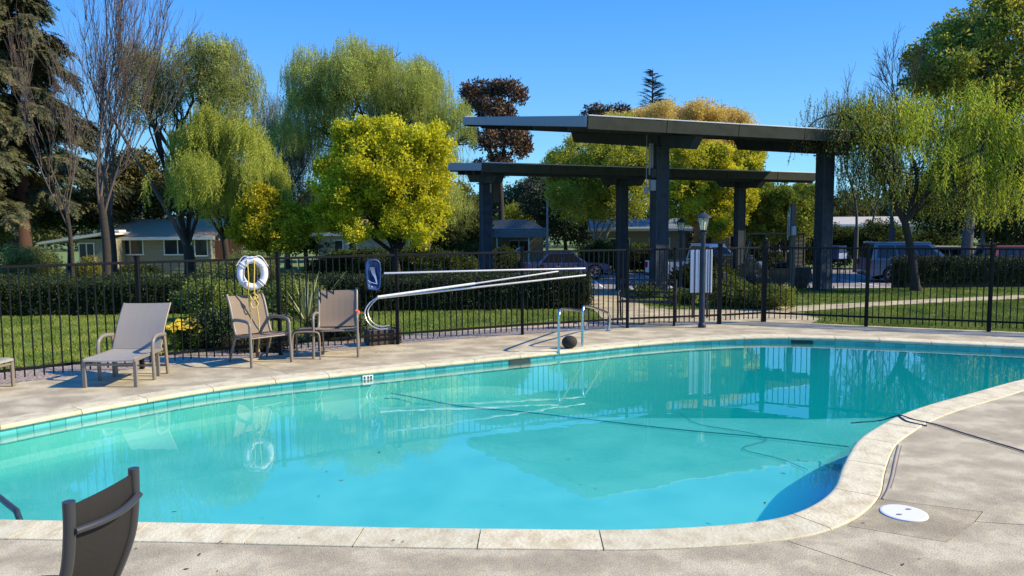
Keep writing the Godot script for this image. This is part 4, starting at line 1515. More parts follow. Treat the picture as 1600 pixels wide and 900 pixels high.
func house(label: String, at: Vector3, turn: float, L: float, D: float, wall_h: float, rise: float, wall: Material, roof: Material, wins: Array, eave := 0.35) -> Node3D:
	var t := thing("house", label, "house", at, turn)
	var w := Geo.new()
	w.box(Vector3(L, wall_h, D), T(0, wall_h / 2, -D / 2))
	var gable := PackedVector2Array([Vector2(-D, wall_h), Vector2(0, wall_h), Vector2(-D / 2, wall_h + rise * 0.93)])
	for s in [-1.0, 1.0]:
		w.prism(gable, 0.1, Transform3D(Basis(Vector3(0, 0, 1), Vector3.UP, Vector3.LEFT), Vector3(s * (L / 2 - 0.06), 0, 0)))
	put(w, "wall", wall, t)
	# siding boards
	var k := 0
	var y := 0.25
	while y < wall_h - 0.1:
		var b := Geo.new()
		b.box(Vector3(L + 0.004, 0.018, 0.02), T(0, y, 0.006))
		put(b, "siding_board", wall, t)
		y += 0.24
		k += 1
	var r := Geo.new()
	var half := D / 2 + eave
	var sl := sqrt(half * half + rise * rise)
	for s in [-1.0, 1.0]:
		var c := Vector3(0, wall_h + rise / 2 + 0.03, -D / 2 + s * half / 2)
		r.box(Vector3(L + eave * 2, 0.09, sl), Transform3D(Basis(Vector3.RIGHT, atan2(rise, half) * s), c))
	put(r, "roof", roof, t)
	var f := Geo.new()
	f.box(Vector3(L + eave * 2 + 0.04, 0.17, 0.05), T(0, wall_h - 0.02, eave + 0.03), 0.008)
	put(f, "fascia", M.trim, t)
	for e in wins:
		window(t, e[0], e[1], e[2], e[3], 0.0, e[4])
	return t

func build_houses() -> void:
	var at: Vector3 = Vector3(-19.909, 0.335, -42)
	var h1 := house("olive low house with white eaves and wide windows behind the left tree", Vector3(at.x, -0.7, -42), 0.05, 5.5, 6.0, 2.05, 1.05, M.siding, M.roof_grey, [[-1.68, 1.55, 1.4, 0.85, 2], [0.95, 1.55, 1.5, 0.9, 2], [2.25, 1.5, 0.7, 0.95, 1]])
	# trellis at its right end
	for k in 4:
		var tg := Geo.new()
		tg.box(Vector3(0.5, 0.03, 0.03), T(3.05, 0.8 + k * 0.32, 0.1))
		put(tg, "trellis_slat", M.trim, h1)
	for x in [2.82, 3.28]:
		var tg := Geo.new()
		tg.box(Vector3(0.05, 2.0, 0.05), T(x, 1.0, 0.06))
		put(tg, "trellis_post", M.trim, h1)
	at = Vector3(-23.46, 0.441, -40)
	var h2 := thing("house", "grey green house wing with sloping flat roof and dark open carport at left", "house", Vector3(at.x, -0.7, -40))
	var g := Geo.new()
	g.box(Vector3(1.5, 2.05, 4), T(0.85, 1.02, -2.0))
	g.box(Vector3(3.2, 2.05, 0.1), T(-0.1, 1.02, -3.9))
	put(g, "wall", M.siding_grey, h2)
	window(h2, 0.5, 1.35, 0.8, 0.95, 0.0, 2)
	g = Geo.new()
	g.prism(PackedVector2Array([Vector2(-1.85, 1.78), Vector2(1.7, 2.27), Vector2(1.7, 2.42), Vector2(-1.85, 1.90)]), 4.8, T(0, 0, -1.9))
	put(g, "roof", M.trim, h2)
	for x in [-1.6, -0.2]:
		g = Geo.new()
		g.box(Vector3(0.09, 1.95, 0.09), T(x, 0.95, 0.2))
		put(g, "carport_post", M.trim, h2)
	g = Geo.new()
	g.box(Vector3(0.9, 0.16, 0.7), T(2.2, 2.45, 0.3), 0.03)
	put(g, "gutter_end", M.white, h2)
	at = Vector3(-7.442, 0.296, -41)
	var h4 := house("white house with narrow windows hidden behind the yellow tree", Vector3(at.x - 0.6, -0.7, -43), 0.0, 6.4, 6, 2.2, 0.8, M.siding_white, M.roof_grey, [[-2.0, 1.3, 0.5, 1.1, 1], [-1.2, 1.3, 0.5, 1.1, 1], [2.4, 1.4, 0.6, 0.8, 1]])
	g = Geo.new()
	g.box(Vector3(1.0, 1.9, 0.5), T(1.0, 0.95, 1.0), 0.02)
	put(g, "porch_screen", M.siding_grey, h4)
	# home with rounded roof and awning
	at = Vector3(-0.527, -0.041, -48)
	var h5 := thing("house", "mobile home with a rounded grey blue roof beyond the hedge", "house", Vector3(at.x, -0.7, -48))
	g = Geo.new()
	g.box(Vector3(5.0, 2.0, 5.0), T(0.1, 1.0, -3.2))
	put(g, "wall", M.siding_white, h5)
	g = Geo.new()
	var pf := PackedVector2Array([Vector2(-2.6, 2.35)])
	for k in 13:
		var u := -1.0 + k / 6.0
		pf.append(Vector2(0.6 + u * 1.75, 2.62 + 0.42 * sqrt(maxf(0.0, 1 - u * u))))
	pf.append(Vector2(2.75, 2.35))
	g.prism(pf, 4.6, T(0, 0, -3.2))
	put(g, "roof", M.roof_blue, h5)
	g = Geo.new()
	g.box(Vector3(5.5, 0.10, 2.4), T(0.05, 2.40, 0.3), 0.03)
	put(g, "awning_roof", M.roof_blue, h5)
	g = Geo.new()
	g.box(Vector3(5.6, 0.48, 0.08), T(0.05, 2.10, 1.5), 0.02)
	put(g, "awning_fascia", M.roof_blue, h5)
	g = Geo.new()
	g.box(Vector3(1.5, 1.35, 0.08), T(-1.95, 1.1, 1.2))
	put(g, "carport_wall", M.siding_tan, h5)
	for x in [-2.6, -0.4, 1.6, 2.7]:
		g = Geo.new()
		g.box(Vector3(0.08, 1.9, 0.08), T(x, 0.95, 1.4))
		put(g, "awning_post", M.trim, h5)
	window(h5, 1.0, 1.25, 1.3, 0.8, -0.69, 2)
	at = Vector3(7.06, 0.077, -44)
	house("low house with a pale roof edge behind the pale trunks", Vector3(at.x + 0.7, -0.7, -45), -0.1, 5.5, 6, 2.35, 0.6, M.siding_grey, M.roof_blue, [[-1.2, 1.4, 1.2, 0.8, 2], [1.2, 1.4, 1.2, 0.8, 2]])
	at = Vector3(14.559, 0.112, -42)
	house("grey green house with dark windows behind the conduit post", Vector3(at.x, -0.7, -43), 0.0, 5.0, 6, 2.5, 0.9, M.siding, M.roof_grey, [[-1.2, 1.5, 1.4, 0.9, 2], [1.0, 1.5, 1.2, 0.9, 2]])
	at = Vector3(25.231, -0.374, -52)
	house("long low white roofed home behind the blue van", Vector3(at.x, -0.7, -54), -0.05, 9.0, 6, 2.5, 0.55, M.siding_white, M.roof_pale, [[-2.6, 1.5, 1.4, 0.9, 2], [0.3, 1.5, 1.4, 0.9, 2], [2.8, 1.5, 1.4, 0.9, 2]])
	# red brown board fence
	at = Vector3(-14.724, 0.468, -38)
	var wf := thing("board_fence", "short red brown board fence right of the olive house", "fence", Vector3(at.x, -0.7, -38.5))
	for k in 9:
		g = Geo.new()
		g.box(Vector3(0.145, 1.95 + 0.03 * (k % 3), 0.022), T(-0.65 + k * 0.155, 0.98, 0.0, 0.02 * (k % 2)), 0.004)
		put(g, "board", M.wood_red, wf)
	for y in [0.5, 1.6]:
		g = Geo.new()
		g.box(Vector3(1.5, 0.08, 0.04), T(0, y, -0.035))
		put(g, "rail", M.wood_red, wf)

# ---------- vehicles (length along x, front at +x)
func make_car(called: String, label: String, category: String, at: Vector3, turn: float, body: Material, L: float, W: float, H: float, style: String) -> Node3D:
	var t := thing(called, label, category, at, turn)
	var wr := 0.33
	var xr := -L * 0.30
	var xf := L * 0.31
	var belt := H * 0.56
	var hood := H * 0.54
	var under := 0.24
	var low := PackedVector2Array()
	low.append(Vector2(-L / 2, under + 0.12))
	low.append(Vector2(-L / 2 + 0.05, under))
	for wx in [xr, xf]:
		for k in 9:
			var a := PI - PI * k / 8.0
			low.append(Vector2(wx + cos(a) * (wr + 0.07), maxf(under, 0.33 + sin(a) * (wr + 0.07))))
	low.append(Vector2(L / 2 - 0.05, under))
	low.append(Vector2(L / 2, under + 0.15))
	low.append(Vector2(L / 2 - 0.03, hood - 0.12))
	low.append(Vector2(L / 2 - 0.18, hood - 0.02))
	low.append(Vector2(L * 0.22, belt))
	if style == "pickup":
		low.append(Vector2(-L * 0.08, belt))
		low.append(Vector2(-L * 0.10, belt + 0.03))
		low.append(Vector2(-L / 2 + 0.02, belt + 0.03))
	else:
		low.append(Vector2(-L / 2 + 0.05, belt))
	var g := Geo.new()
	g.prism(low, W)
	put(g, "body", body, t)
	# cabin
	var b0: float
	var b1: float
	var t0: float
	var t1: float
	match style:
		"van":
			b0 = -L / 2 + 0.06; b1 = L * 0.22; t0 = -L / 2 + 0.22; t1 = L * 0.06
		"pickup":
			b0 = -L * 0.09; b1 = L * 0.22; t0 = -L * 0.06; t1 = L * 0.08
		_:
			b0 = -L * 0.36; b1 = L * 0.22; t0 = -L * 0.22; t1 = L * 0.06
	var wi := W / 2 - 0.03
	var wt := W / 2 - 0.2
	var c := Geo.new()
	var P := [Vector3(b0, belt, wi), Vector3(b1, belt, wi), Vector3(t1, H - 0.05, wt), Vector3(t0, H - 0.05, wt)]
	var Q := []
	for p in P:
		Q.append(Vector3(p.x, p.y, -p.z))
	c.quad(P[0], P[1], P[2], P[3], Vector3(0, 0, 1))
	c.quad(Q[0], Q[1], Q[2], Q[3], Vector3(0, 0, -1))
	c.quad(P[1], P[2], Q[2], Q[1], Vector3(1, 0.5, 0))
	c.quad(P[0], P[3], Q[3], Q[0], Vector3(-1, 0.5, 0))
	c.quad(P[3], P[2], Q[2], Q[3], Vector3.UP)
	put(c, "cabin", body, t)
	var rf := Geo.new()
	rf.box(Vector3(t1 - t0 + 0.06, 0.06, wt * 2 + 0.06), T((t0 + t1) / 2, H - 0.03, 0), 0.025)
	put(rf, "roof", body, t)
	var up := func(u: float, v: float, s: float) -> Vector3:
		var lo := P[0].lerp(P[1], u) as Vector3
		var hi := P[3].lerp(P[2], u) as Vector3
		var q := lo.lerp(hi, v)
		return Vector3(q.x, q.y, q.z * s + 0.012 * s)
	var n := 3 if style == "van" else (1 if style == "pickup" else 2)
	for s in [-1.0, 1.0]:
		for k in n:
			var u0 := 0.06 + 0.88 * k / n + 0.012
			var u1 := 0.06 + 0.88 * (k + 1) / n - 0.012
			var wg := Geo.new()
			wg.quad(up.call(u0, 0.1, s), up.call(u1, 0.1, s), up.call(u1, 0.86, s), up.call(u0, 0.86, s), Vector3(0, 0.3, s))
			put(wg, "side_window", M.car_glass, t)
		var mg := Geo.new()
		mg.box(Vector3(0.12, 0.13, 0.2), T(L * 0.17, belt + 0.1, s * (W / 2 + 0.09)), 0.03)
		put(mg, "mirror", body, t)
		for k in 2:
			var hg := Geo.new()
			hg.box(Vector3(0.18, 0.035, 0.03), T(-L * 0.12 + k * L * 0.2, belt - 0.14, s * (W / 2 + 0.012)), 0.008)
			put(hg, "door_handle", M.rim, t)
	var off := 0.014
	for e in [[P[1], P[2], 1.0, "windscreen"], [P[0], P[3], -1.0, "rear_window"]]:
		var lo: Vector3 = e[0]
		var hi: Vector3 = e[1]
		var s: float = e[2]
		var a0 := lo.lerp(hi, 0.1)
		var a1 := lo.lerp(hi, 0.9)
		var gl := Geo.new()
		var d := Vector3(off * s, off * 0.6, 0)
		gl.quad(a0 * Vector3(1, 1, 0.9) + d, a1 * Vector3(1, 1, 0.9) + d, a1 * Vector3(1, 1, -0.9) + d, a0 * Vector3(1, 1, -0.9) + d, Vector3(s, 0.4, 0))
		put(gl, e[3], M.car_glass, t)
	for x in [xr, xf]:
		for s in [-1.0, 1.0]:
			var wg := Geo.new()
			var wxf := Transform3D(Basis(Vector3.RIGHT, PI / 2 * s), Vector3(x, wr, s * (W / 2 - 0.1)))
			wg.lathe([Vector2(0.0, -0.1), Vector2(wr - 0.05, -0.1), Vector2(wr, -0.07), Vector2(wr, 0.07), Vector2(wr - 0.04, 0.1), Vector2(wr * 0.66, 0.10), Vector2(wr * 0.62, 0.06), Vector2(0, 0.06)], 24, wxf)
			var wh := put(wg, "wheel", M.tyre, t)
			var rg := Geo.new()
			for k in 5:
				var a := TAU * k / 5
				rg.beam(wxf * Vector3(0, 0.085, 0), wxf * Vector3(cos(a) * wr * 0.62, 0.085, sin(a) * wr * 0.62), 0.05, 0.03)
			rg.tube(ring_path(wxf * Vector3(0, 0.085, 0), wr * 0.63, 20, Vector3(0, 0, 1)), 0.018, 6, false)
			put(rg, "rim", M.rim, wh)
	for s in [-1.0, 1.0]:
		var lg := Geo.new()
		lg.box(Vector3(0.06, 0.15, 0.3), T(L / 2 - 0.02, hood - 0.2, s * (W / 2 - 0.22)), 0.02)
		put(lg, "headlight", M.lamp_clear, t)
		lg = Geo.new()
		lg.box(Vector3(0.06, 0.26, 0.16), T(-L / 2 + 0.01, belt - 0.16, s * (W / 2 - 0.12)), 0.02)
		put(lg, "tail_light", M.lamp_red, t)
	for s in [-1.0, 1.0]:
		var bg := Geo.new()
		bg.box(Vector3(0.12, 0.16, W - 0.06), T(s * (L / 2 - 0.01), under + 0.16, 0), 0.04)
		put(bg, "bumper", M.car_dark, t)
	if style == "pickup":
		var bed := Geo.new()
		bed.box(Vector3(L * 0.36, 0.02, W - 0.24), T(-L * 0.30, belt + 0.035, 0))
		put(bed, "bed_liner", M.car_dark, t)
	return t

func build_vehicles() -> void:
	var a: Vector3 = Vector3(18.356, 0.152, -33.5)
	make_car("van", "blue van parked on the right behind the clipped hedge and willow trunk", "van", Vector3(a.x, -0.68, -33.5), -0.12, M.car_blue, 4.6, 1.8, 1.78, "van")
	a = Vector3(8.814, 0.239, -33)
	make_car("pickup_truck", "white pickup truck parked behind the lamp posts", "pickup truck", Vector3(a.x, -0.68, -33.5), 0.35, M.car_white, 5.2, 1.9, 1.75, "pickup")
	a = Vector3(22.556, 0.162, -38)
	make_car("car", "silver white car half hidden behind the blue van", "car", Vector3(a.x + 0.4, -0.68, -38.5), -0.3, M.car_white, 4.4, 1.8, 1.42, "sedan")
	a = Vector3(23.209, 0.575, -33)
	make_car("car", "dark red car at the right edge above the clipped hedge", "car", Vector3(a.x, -0.68, -33), 0.0, M.car_red, 4.5, 1.8, 1.6, "van")
	a = Vector3(2.659, 0.377, -36)
	make_car("car", "dark blue car low behind the hedge under the pale trunks", "car", Vector3(a.x, -0.68, -36.5), 0.08, M.car_navy, 4.2, 1.75, 1.38, "sedan")
	a = Vector3(9.01, 0.062, -29)
	make_car("car", "black car parked behind the bushes at the gate, left of the golf cart", "car", Vector3(a.x, gy(-29.0) + 0.02, -29.2), 0.12, M.car_dark, 3.6, 1.7, 1.42, "sedan")
	# golf cart
	var c: Vector3 = Vector3(8.672, 0.456, -24.5)
	var t := thing("golf_cart", "dark golf cart with a thin flat roof parked right of the gate", "golf cart", Vector3(c.x, gy(-24.5), -24.5), 2.9)
	var g := Geo.new()
	g.prism(PackedVector2Array([Vector2(-1.15, 0.35), Vector2(-0.95, 0.25), Vector2(0.9, 0.25), Vector2(1.15, 0.4), Vector2(1.1, 0.75), Vector2(0.85, 0.95), Vector2(0.7, 0.9), Vector2(0.55, 0.42), Vector2(0.1, 0.42), Vector2(0.0, 0.75), Vector2(-0.5, 0.78), Vector2(-1.1, 0.8)]), 1.15)
	put(g, "body", M.car_dark, t)
	g = Geo.new()
	g.box(Vector3(0.5, 0.12, 1.05), T(-0.22, 0.84, 0), 0.03)
	put(g, "seat", M.sling_dark, t)
	g = Geo.new()
	g.box(Vector3(0.1, 0.4, 1.05), Transform3D(Basis(Vector3(0, 0, 1), 0.15), Vector3(-0.52, 1.05, 0)), 0.03)
	put(g, "seat_back", M.sling_dark, t)
	g = Geo.new()
	g.box(Vector3(1.75, 0.06, 1.25), T(-0.05, 1.86, 0), 0.025)
	put(g, "roof", M.car_dark, t)
	for e in [[-0.85, -0.55], [0.72, 0.5]]:
		for s in [-1.0, 1.0]:
			g = Geo.new()
			g.tube([Vector3(e[0] + (0.2 if e[0] > 0 else 0.0), 0.85, s * 0.55), Vector3(e[0], 1.84, s * 0.55)], 0.02, 8)
			put(g, "roof_post", M.black_iron, t)
	g = Geo.new()
	g.box(Vector3(0.012, 0.62, 1.02), Transform3D(Basis(Vector3(0, 0, 1), 0.2), Vector3(0.8, 1.3, 0)))
	put(g, "windscreen", M.box_grey, t)
	for x in [-0.78, 0.82]:
		for s in [-1.0, 1.0]:
			g = Geo.new()
			var wxf := Transform3D(Basis(Vector3.RIGHT, PI / 2 * s), Vector3(x, 0.24, s * 0.52))
			g.lathe([Vector2(0, -0.08), Vector2(0.24, -0.07), Vector2(0.24, 0.07), Vector2(0.15, 0.09), Vector2(0.12, 0.05), Vector2(0, 0.06)], 18, wxf)
			put(g, "wheel", M.tyre, t)
	g = Geo.new()
	g.tube(ring_path(Vector3(0.48, 1.02, 0.25), 0.17, 16, Vector3(0.8, 0.6, 0)), 0.015, 6, false)
	put(g, "steering_wheel", M.black_iron, t)

# ---------- leaves, as small folded blades gathered into sprays
func leaf(v: PackedVector3Array, n: PackedVector3Array, at: Vector3, along: Vector3, side: Vector3, l: float, w: float) -> void:
	var up := along.cross(side).normalized()
	var tip := at + along * l
	var a := at + along * l * 0.45 + side * w + up * w * 0.35
	var b := at + along * l * 0.45 - side * w + up * w * 0.35
	for t in [[at, a, tip], [at, tip, b]]:
		var nn := ((t[1] as Vector3) - (t[0] as Vector3)).cross((t[2] as Vector3) - (t[0] as Vector3)).normalized()
		v.append(t[0]); v.append(t[2]); v.append(t[1])
		n.append(nn); n.append(nn); n.append(nn)

func to_mesh(v: PackedVector3Array, n: PackedVector3Array) -> ArrayMesh:
	var a := []
	a.resize(Mesh.ARRAY_MAX)
	a[Mesh.ARRAY_VERTEX] = v
	a[Mesh.ARRAY_NORMAL] = n
	var c := PackedColorArray()
	c.resize(v.size())
	c.fill(Color(1, 1, 1))
	a[Mesh.ARRAY_COLOR] = c
	var me := ArrayMesh.new()
	me.add_surface_from_arrays(Mesh.PRIMITIVE_TRIANGLES, a)
	return me

func rand_dir(r: RandomNumberGenerator) -> Vector3:
	var y := r.randf_range(-1, 1)
	var a := r.randf_range(0, TAU)
	var q := sqrt(1 - y * y)
	return Vector3(q * cos(a), y, q * sin(a))

func spray(count: int, l: float, w: float, sd: int, upward := 0.3) -> ArrayMesh:
	# leaves scattered round a common middle, within a radius of one
	var r := RandomNumberGenerator.new()
	r.seed = sd
	var v := PackedVector3Array()
	var n := PackedVector3Array()
	for k in count:
		var d := rand_dir(r)
		var at := d * pow(r.randf(), 0.5) * 0.85
		var along := (rand_dir(r) + d * 0.7 + Vector3.UP * upward).normalized()
		var side := along.cross(rand_dir(r)).normalized()
		leaf(v, n, at, along, side, l * r.randf_range(0.7, 1.2), w * r.randf_range(0.7, 1.2))
	return to_mesh(v, n)

func strand(count: int, l: float, w: float, sd: int) -> ArrayMesh:
	# a hanging twig one unit long with narrow leaves along it
	var r := RandomNumberGenerator.new()
	r.seed = sd
	var v := PackedVector3Array()
	var n := PackedVector3Array()
	var bend := r.randf_range(0.02, 0.12)
	var ph := r.randf_range(0, TAU)
	var prev := Vector3.ZERO
	for k in count:
		var y := float(k + 1) / count
		var p := Vector3(cos(ph) * bend * y * y + 0.03 * sin(y * 7.0 + ph), -y, sin(ph) * bend * y * y + 0.03 * cos(y * 6.0))
		var a := r.randf_range(0, TAU)
		var along := Vector3(cos(a) * 0.75, -0.75, sin(a) * 0.75).normalized()
		leaf(v, n, p, along, along.cross(Vector3(sin(a), 0.2, -cos(a))).normalized(), l * r.randf_range(0.6, 1.2), w)
		var sd_ := (p - prev).cross(Vector3(cos(k * 2.0), 0, sin(k * 2.0))).normalized() * 0.006
		var nn := (p - prev).cross(sd_).normalized()
		for t in [[prev - sd_, p - sd_, p + sd_], [prev - sd_, p + sd_, prev + sd_]]:
			for q in t:
				v.append(q); n.append(nn)
		prev = p
	return to_mesh(v, n)

func bough(sd: int) -> ArrayMesh:
	# a flat drooping conifer spray along +x
	var r := RandomNumberGenerator.new()
	r.seed = sd
	var v := PackedVector3Array()
	var n := PackedVector3Array()
	for k in 46:
		var u := r.randf()
		var s := -1.0 if k % 2 == 0 else 1.0
		var at := Vector3(u, -0.35 * u * u, 0)
		var along := Vector3(0.65, -0.35 + r.randf_range(-0.3, 0.15), s * (0.8 + r.randf() * 0.4)).normalized()
		leaf(v, n, at, along, along.cross(Vector3.UP).normalized(), (0.34 - 0.2 * u) * r.randf_range(0.8, 1.2), 0.028)
	return to_mesh(v, n)

func scatter(parent: Node3D, called: String, mesh: ArrayMesh, m: Material, buf: PackedFloat32Array) -> Node:
	var mm := MultiMesh.new()
	mm.transform_format = MultiMesh.TRANSFORM_3D
	mm.use_colors = true
	mm.mesh = mesh
	mm.instance_count = buf.size() / 16
	mm.buffer = buf
	var o := MultiMeshInstance3D.new()
	o.multimesh = mm
	o.material_override = m
	if parent:
		o.name = part_name(parent, called)
		parent.add_child(o, true)
	else:
		o.name = numbered(called)
		add_child(o)
	return stuff(o)

func push(buf: PackedFloat32Array, b: Basis, p: Vector3, c: Color) -> void:
	buf.append_array(PackedFloat32Array([b.x.x, b.y.x, b.z.x, p.x, b.x.y, b.y.y, b.z.y, p.y, b.x.z, b.y.z, b.z.z, p.z, c.r, c.g, c.b, 1.0]))

func mixc(a: Color, b: Color, t: float) -> Color:
	return Color(lerpf(a.r, b.r, t), lerpf(a.g, b.g, t), lerpf(a.b, b.b, t))

func pick(blobs: Array, r: RandomNumberGenerator) -> Array:
	var tot := 0.0
	for b in blobs:
		tot += pow(b[1].x * b[1].y * b[1].z, 0.75)
	var x := r.randf() * tot
	for b in blobs:
		x -= pow(b[1].x * b[1].y * b[1].z, 0.75)
		if x <= 0:
			return b
	return blobs[-1]

# crown of leaf sprays spread through a set of ellipsoids [centre, radii]
func crown(t: Node3D, blobs: Array, count: int, meshes: Array, m: Material, s0: float, s1: float, ca: Color, cb: Color, sd: int, gap := -0.25, shell := 0.42, called := "crown") -> void:
	var r := RandomNumberGenerator.new()
	r.seed = sd
	var f := FastNoiseLite.new()
	f.seed = sd
	f.frequency = 0.55 / (s1 * 2.2)
	var f2 := FastNoiseLite.new()
	f2.seed = sd + 9
	f2.frequency = 0.09
	var bufs := []
	for k in meshes:
		bufs.append(PackedFloat32Array())
	var made := 0
	var tries := 0
	while made < count and tries < count * 4:
		tries += 1
		var b: Array = pick(blobs, r)
		var d := rand_dir(r)
		var rad := pow(r.randf(), shell) * (1.0 + 0.16 * f2.get_noise_3dv(d * 9.0 + b[0]))
		var p: Vector3 = b[0] + d * b[1] * rad
		if f.get_noise_3dv(p) < gap:
			continue
		var s := r.randf_range(s0, s1)
		var bs := Basis.from_euler(Vector3(r.randf_range(-0.7, 0.7), r.randf() * TAU, r.randf_range(-0.7, 0.7))).scaled(Vector3(s, s, s))
		var q := clampf(0.5 + f2.get_noise_3dv(p * 9.0) * 0.7 + r.randf_range(-0.45, 0.45), 0, 1)
		push(bufs[r.randi() % meshes.size()], bs, p, mixc(ca, cb, q))
		made += 1
	for k in meshes.size():
		if bufs[k].size():
			scatter(t, called, meshes[k], m, bufs[k])

# breaks smooth ellipsoids up into many bulging clumps near their surface
func lumpy(blobs: Array, per: int, size: float, sd: int) -> Array:
	var r := RandomNumberGenerator.new()
	r.seed = sd
	var out := []
	for b in blobs:
		for k in per:
			var d := rand_dir(r)
			if d.y < -0.75:
				d.y = -d.y
			var q := r.randf_range(0.55, 0.98)
			var mean: float = pow(b[1].x * b[1].y * b[1].z, 1.0 / 3.0)
			var s := size * r.randf_range(0.6, 1.35) * mean
			out.append([b[0] + d * b[1] * q, Vector3(s * 1.1, s * 0.85, s * 1.1)])
	return out

# hanging willow twigs over ellipsoids
func curtain(t: Node3D, blobs: Array, count: int, meshes: Array, m: Material, l0: float, l1: float, ca: Color, cb: Color, sd: int, low := -0.3, called := "crown", wide := 1.0) -> void:
	var r := RandomNumberGenerator.new()
	r.seed = sd
	var f := FastNoiseLite.new()
	f.seed = sd
	f.frequency = 0.5
	var bufs := []
	for k in meshes:
		bufs.append(PackedFloat32Array())
	var made := 0
	var tries := 0
	while made < count and tries < count * 5:
		tries += 1
		var b: Array = pick(blobs, r)
		var d := rand_dir(r)
		if d.y < low:
			continue
		var p: Vector3 = b[0] + d * b[1] * pow(r.randf(), 0.38)
		if f.get_noise_3d(p.x, p.y * 0.4, p.z) < -0.18:
			continue
		var l := r.randf_range(l0, l1)
		var bs := Basis.from_euler(Vector3(r.randf_range(-0.13, 0.13), r.randf() * TAU, r.randf_range(-0.13, 0.13))) * Basis.from_scale(Vector3(wide, l, wide))
		push(bufs[r.randi() % meshes.size()], bs, p + Vector3(0, l * 0.35, 0), mixc(ca, cb, clampf(0.5 + f.get_noise_3dv(p * 0.4) * 0.6 + r.randf_range(-0.4, 0.4), 0, 1)))
		made += 1
	for k in meshes.size():
		if bufs[k].size():
			scatter(t, called, meshes[k], m, bufs[k])

func wobble(a: Vector3, b: Vector3, r: RandomNumberGenerator, k: float, lift := 0.0) -> Array:
	var l := a.distance_to(b)
	var out := [a]
	for i in [1, 2, 3]:
		var u: float = i / 4.0
		out.append(a.lerp(b, u) + Vector3(r.randf_range(-1, 1), r.randf_range(-0.5, 0.5), r.randf_range(-1, 1)) * l * k + Vector3(0, sin(u * PI) * lift * l, 0))
	out.append(b)
	return curve(out, 2)

func taper(m: int, a: float, b: float) -> Array:
	var o := []
	for i in m:
		o.append(lerpf(a, b, float(i) / (m - 1)))
	return o

# trunk, a limb to each ellipsoid and branches inside it
func skeleton(t: Node3D, path: Array, r0: float, blobs: Array, twigs: int, m: Material, sd: int, lift := 0.1, r_limb := 0.45) -> void:
	var r := RandomNumberGenerator.new()
	r.seed = sd
	var g := Geo.new()
	var c := curve(path, 5)
	var rad := taper(c.size(), r0, r0 * 0.62)
	rad[0] = r0 * 1.35
	g.tube(c, rad, 12)
	put(g, "trunk", m, t)
	var fork: Vector3 = path[-1]
	for b in blobs:
		var lg := Geo.new()
		var target: Vector3 = b[0] + Vector3(r.randf_range(-0.3, 0.3), 0.2, r.randf_range(-0.3, 0.3)) * b[1]
		var lp := wobble(fork + Vector3(0, -0.05, 0), target, r, 0.07, lift)
		lg.tube(lp, taper(lp.size(), r0 * r_limb, r0 * 0.16), 7)
		for k in twigs:
			var from: Vector3 = lp[r.randi_range(lp.size() / 3, lp.size() - 1)]
			var to: Vector3 = b[0] + rand_dir(r) * b[1] * r.randf_range(0.6, 0.95)
			var tp := wobble(from, to, r, 0.08, 0.08)
			lg.tube(tp, taper(tp.size(), r0 * 0.15, r0 * 0.03), 5, false)
			for q in 2:
				var f2: Vector3 = tp[r.randi_range(3, tp.size() - 2)]
				var to2 := f2 + (rand_dir(r) + Vector3.UP * 0.3).normalized() * f2.distance_to(b[0]) * 0.5
				lg.tube([f2, f2.lerp(to2, 0.5) + rand_dir(r) * 0.05, to2], [r0 * 0.05, r0 * 0.03, r0 * 0.012], 4, false)
		put(lg, "limb", m, t)

func twiggy(g: Geo, at: Vector3, dir: Vector3, l: float, rad: float, depth: int, r: RandomNumberGenerator, spread: float, up: float, minr := 0.004) -> void:
	var pts := [at]
	var p := at
	var d := dir
	var segs := 4 if depth > 1 else 3
	for k in segs:
		d = (d + rand_dir(r) * 0.16 + Vector3.UP * up).normalized()
		p += d * l / segs
		pts.append(p)
	g.tube(pts, taper(pts.size(), rad, maxf(rad * 0.55, minr)), 6 if depth > 2 else 4, false)
	if depth == 0:
		return
	var kids := 3 if depth > 1 else 4
	for k in kids:
		var i := r.randi_range(1, segs)
		var side := (d.cross(rand_dir(r))).normalized()
		var nd := (d + side * spread * r.randf_range(0.6, 1.2)).normalized()
		twiggy(g, pts[i], nd, l * r.randf_range(0.55, 0.8), maxf(rad * 0.55, minr), depth - 1, r, spread, up, minr)
	twiggy(g, p, d, l * 0.75, maxf(rad * 0.6, minr), depth - 1, r, spread, up, minr)

func base_at(px: Vector3) -> Vector3:
	return Vector3(px.x, gy(px.z), px.z)

func tree(called: String, label: String, base: Vector3, group := "") -> Node3D:
	# the root stands at the world origin so that crowns can be given in place
	return thing(called, label, "tree", Vector3.ZERO, 0.0, group)

var S := {}

func make_sprays() -> void:
	S.broad = [spray(15, 0.62, 0.17, 1), spray(15, 0.62, 0.17, 2), spray(13, 0.7, 0.18, 3)]
	S.fine = [spray(26, 0.36, 0.09, 4), spray(26, 0.36, 0.09, 5)]
	S.round = [spray(22, 0.42, 0.17, 6, 0.6), spray(22, 0.42, 0.17, 7, 0.6)]
	S.willow = [strand(26, 0.11, 0.012, 11), strand(30, 0.10, 0.011, 12), strand(24, 0.12, 0.013, 13)]
	S.willow_thin = [strand(13, 0.09, 0.010, 14), strand(11, 0.10, 0.010, 15)]
	S.bough = [bough(21), bough(22), bough(23)]
	S.tuft = [tuft(31), tuft(32)]
	S.twig = [twig_mesh(41), twig_mesh(42)]

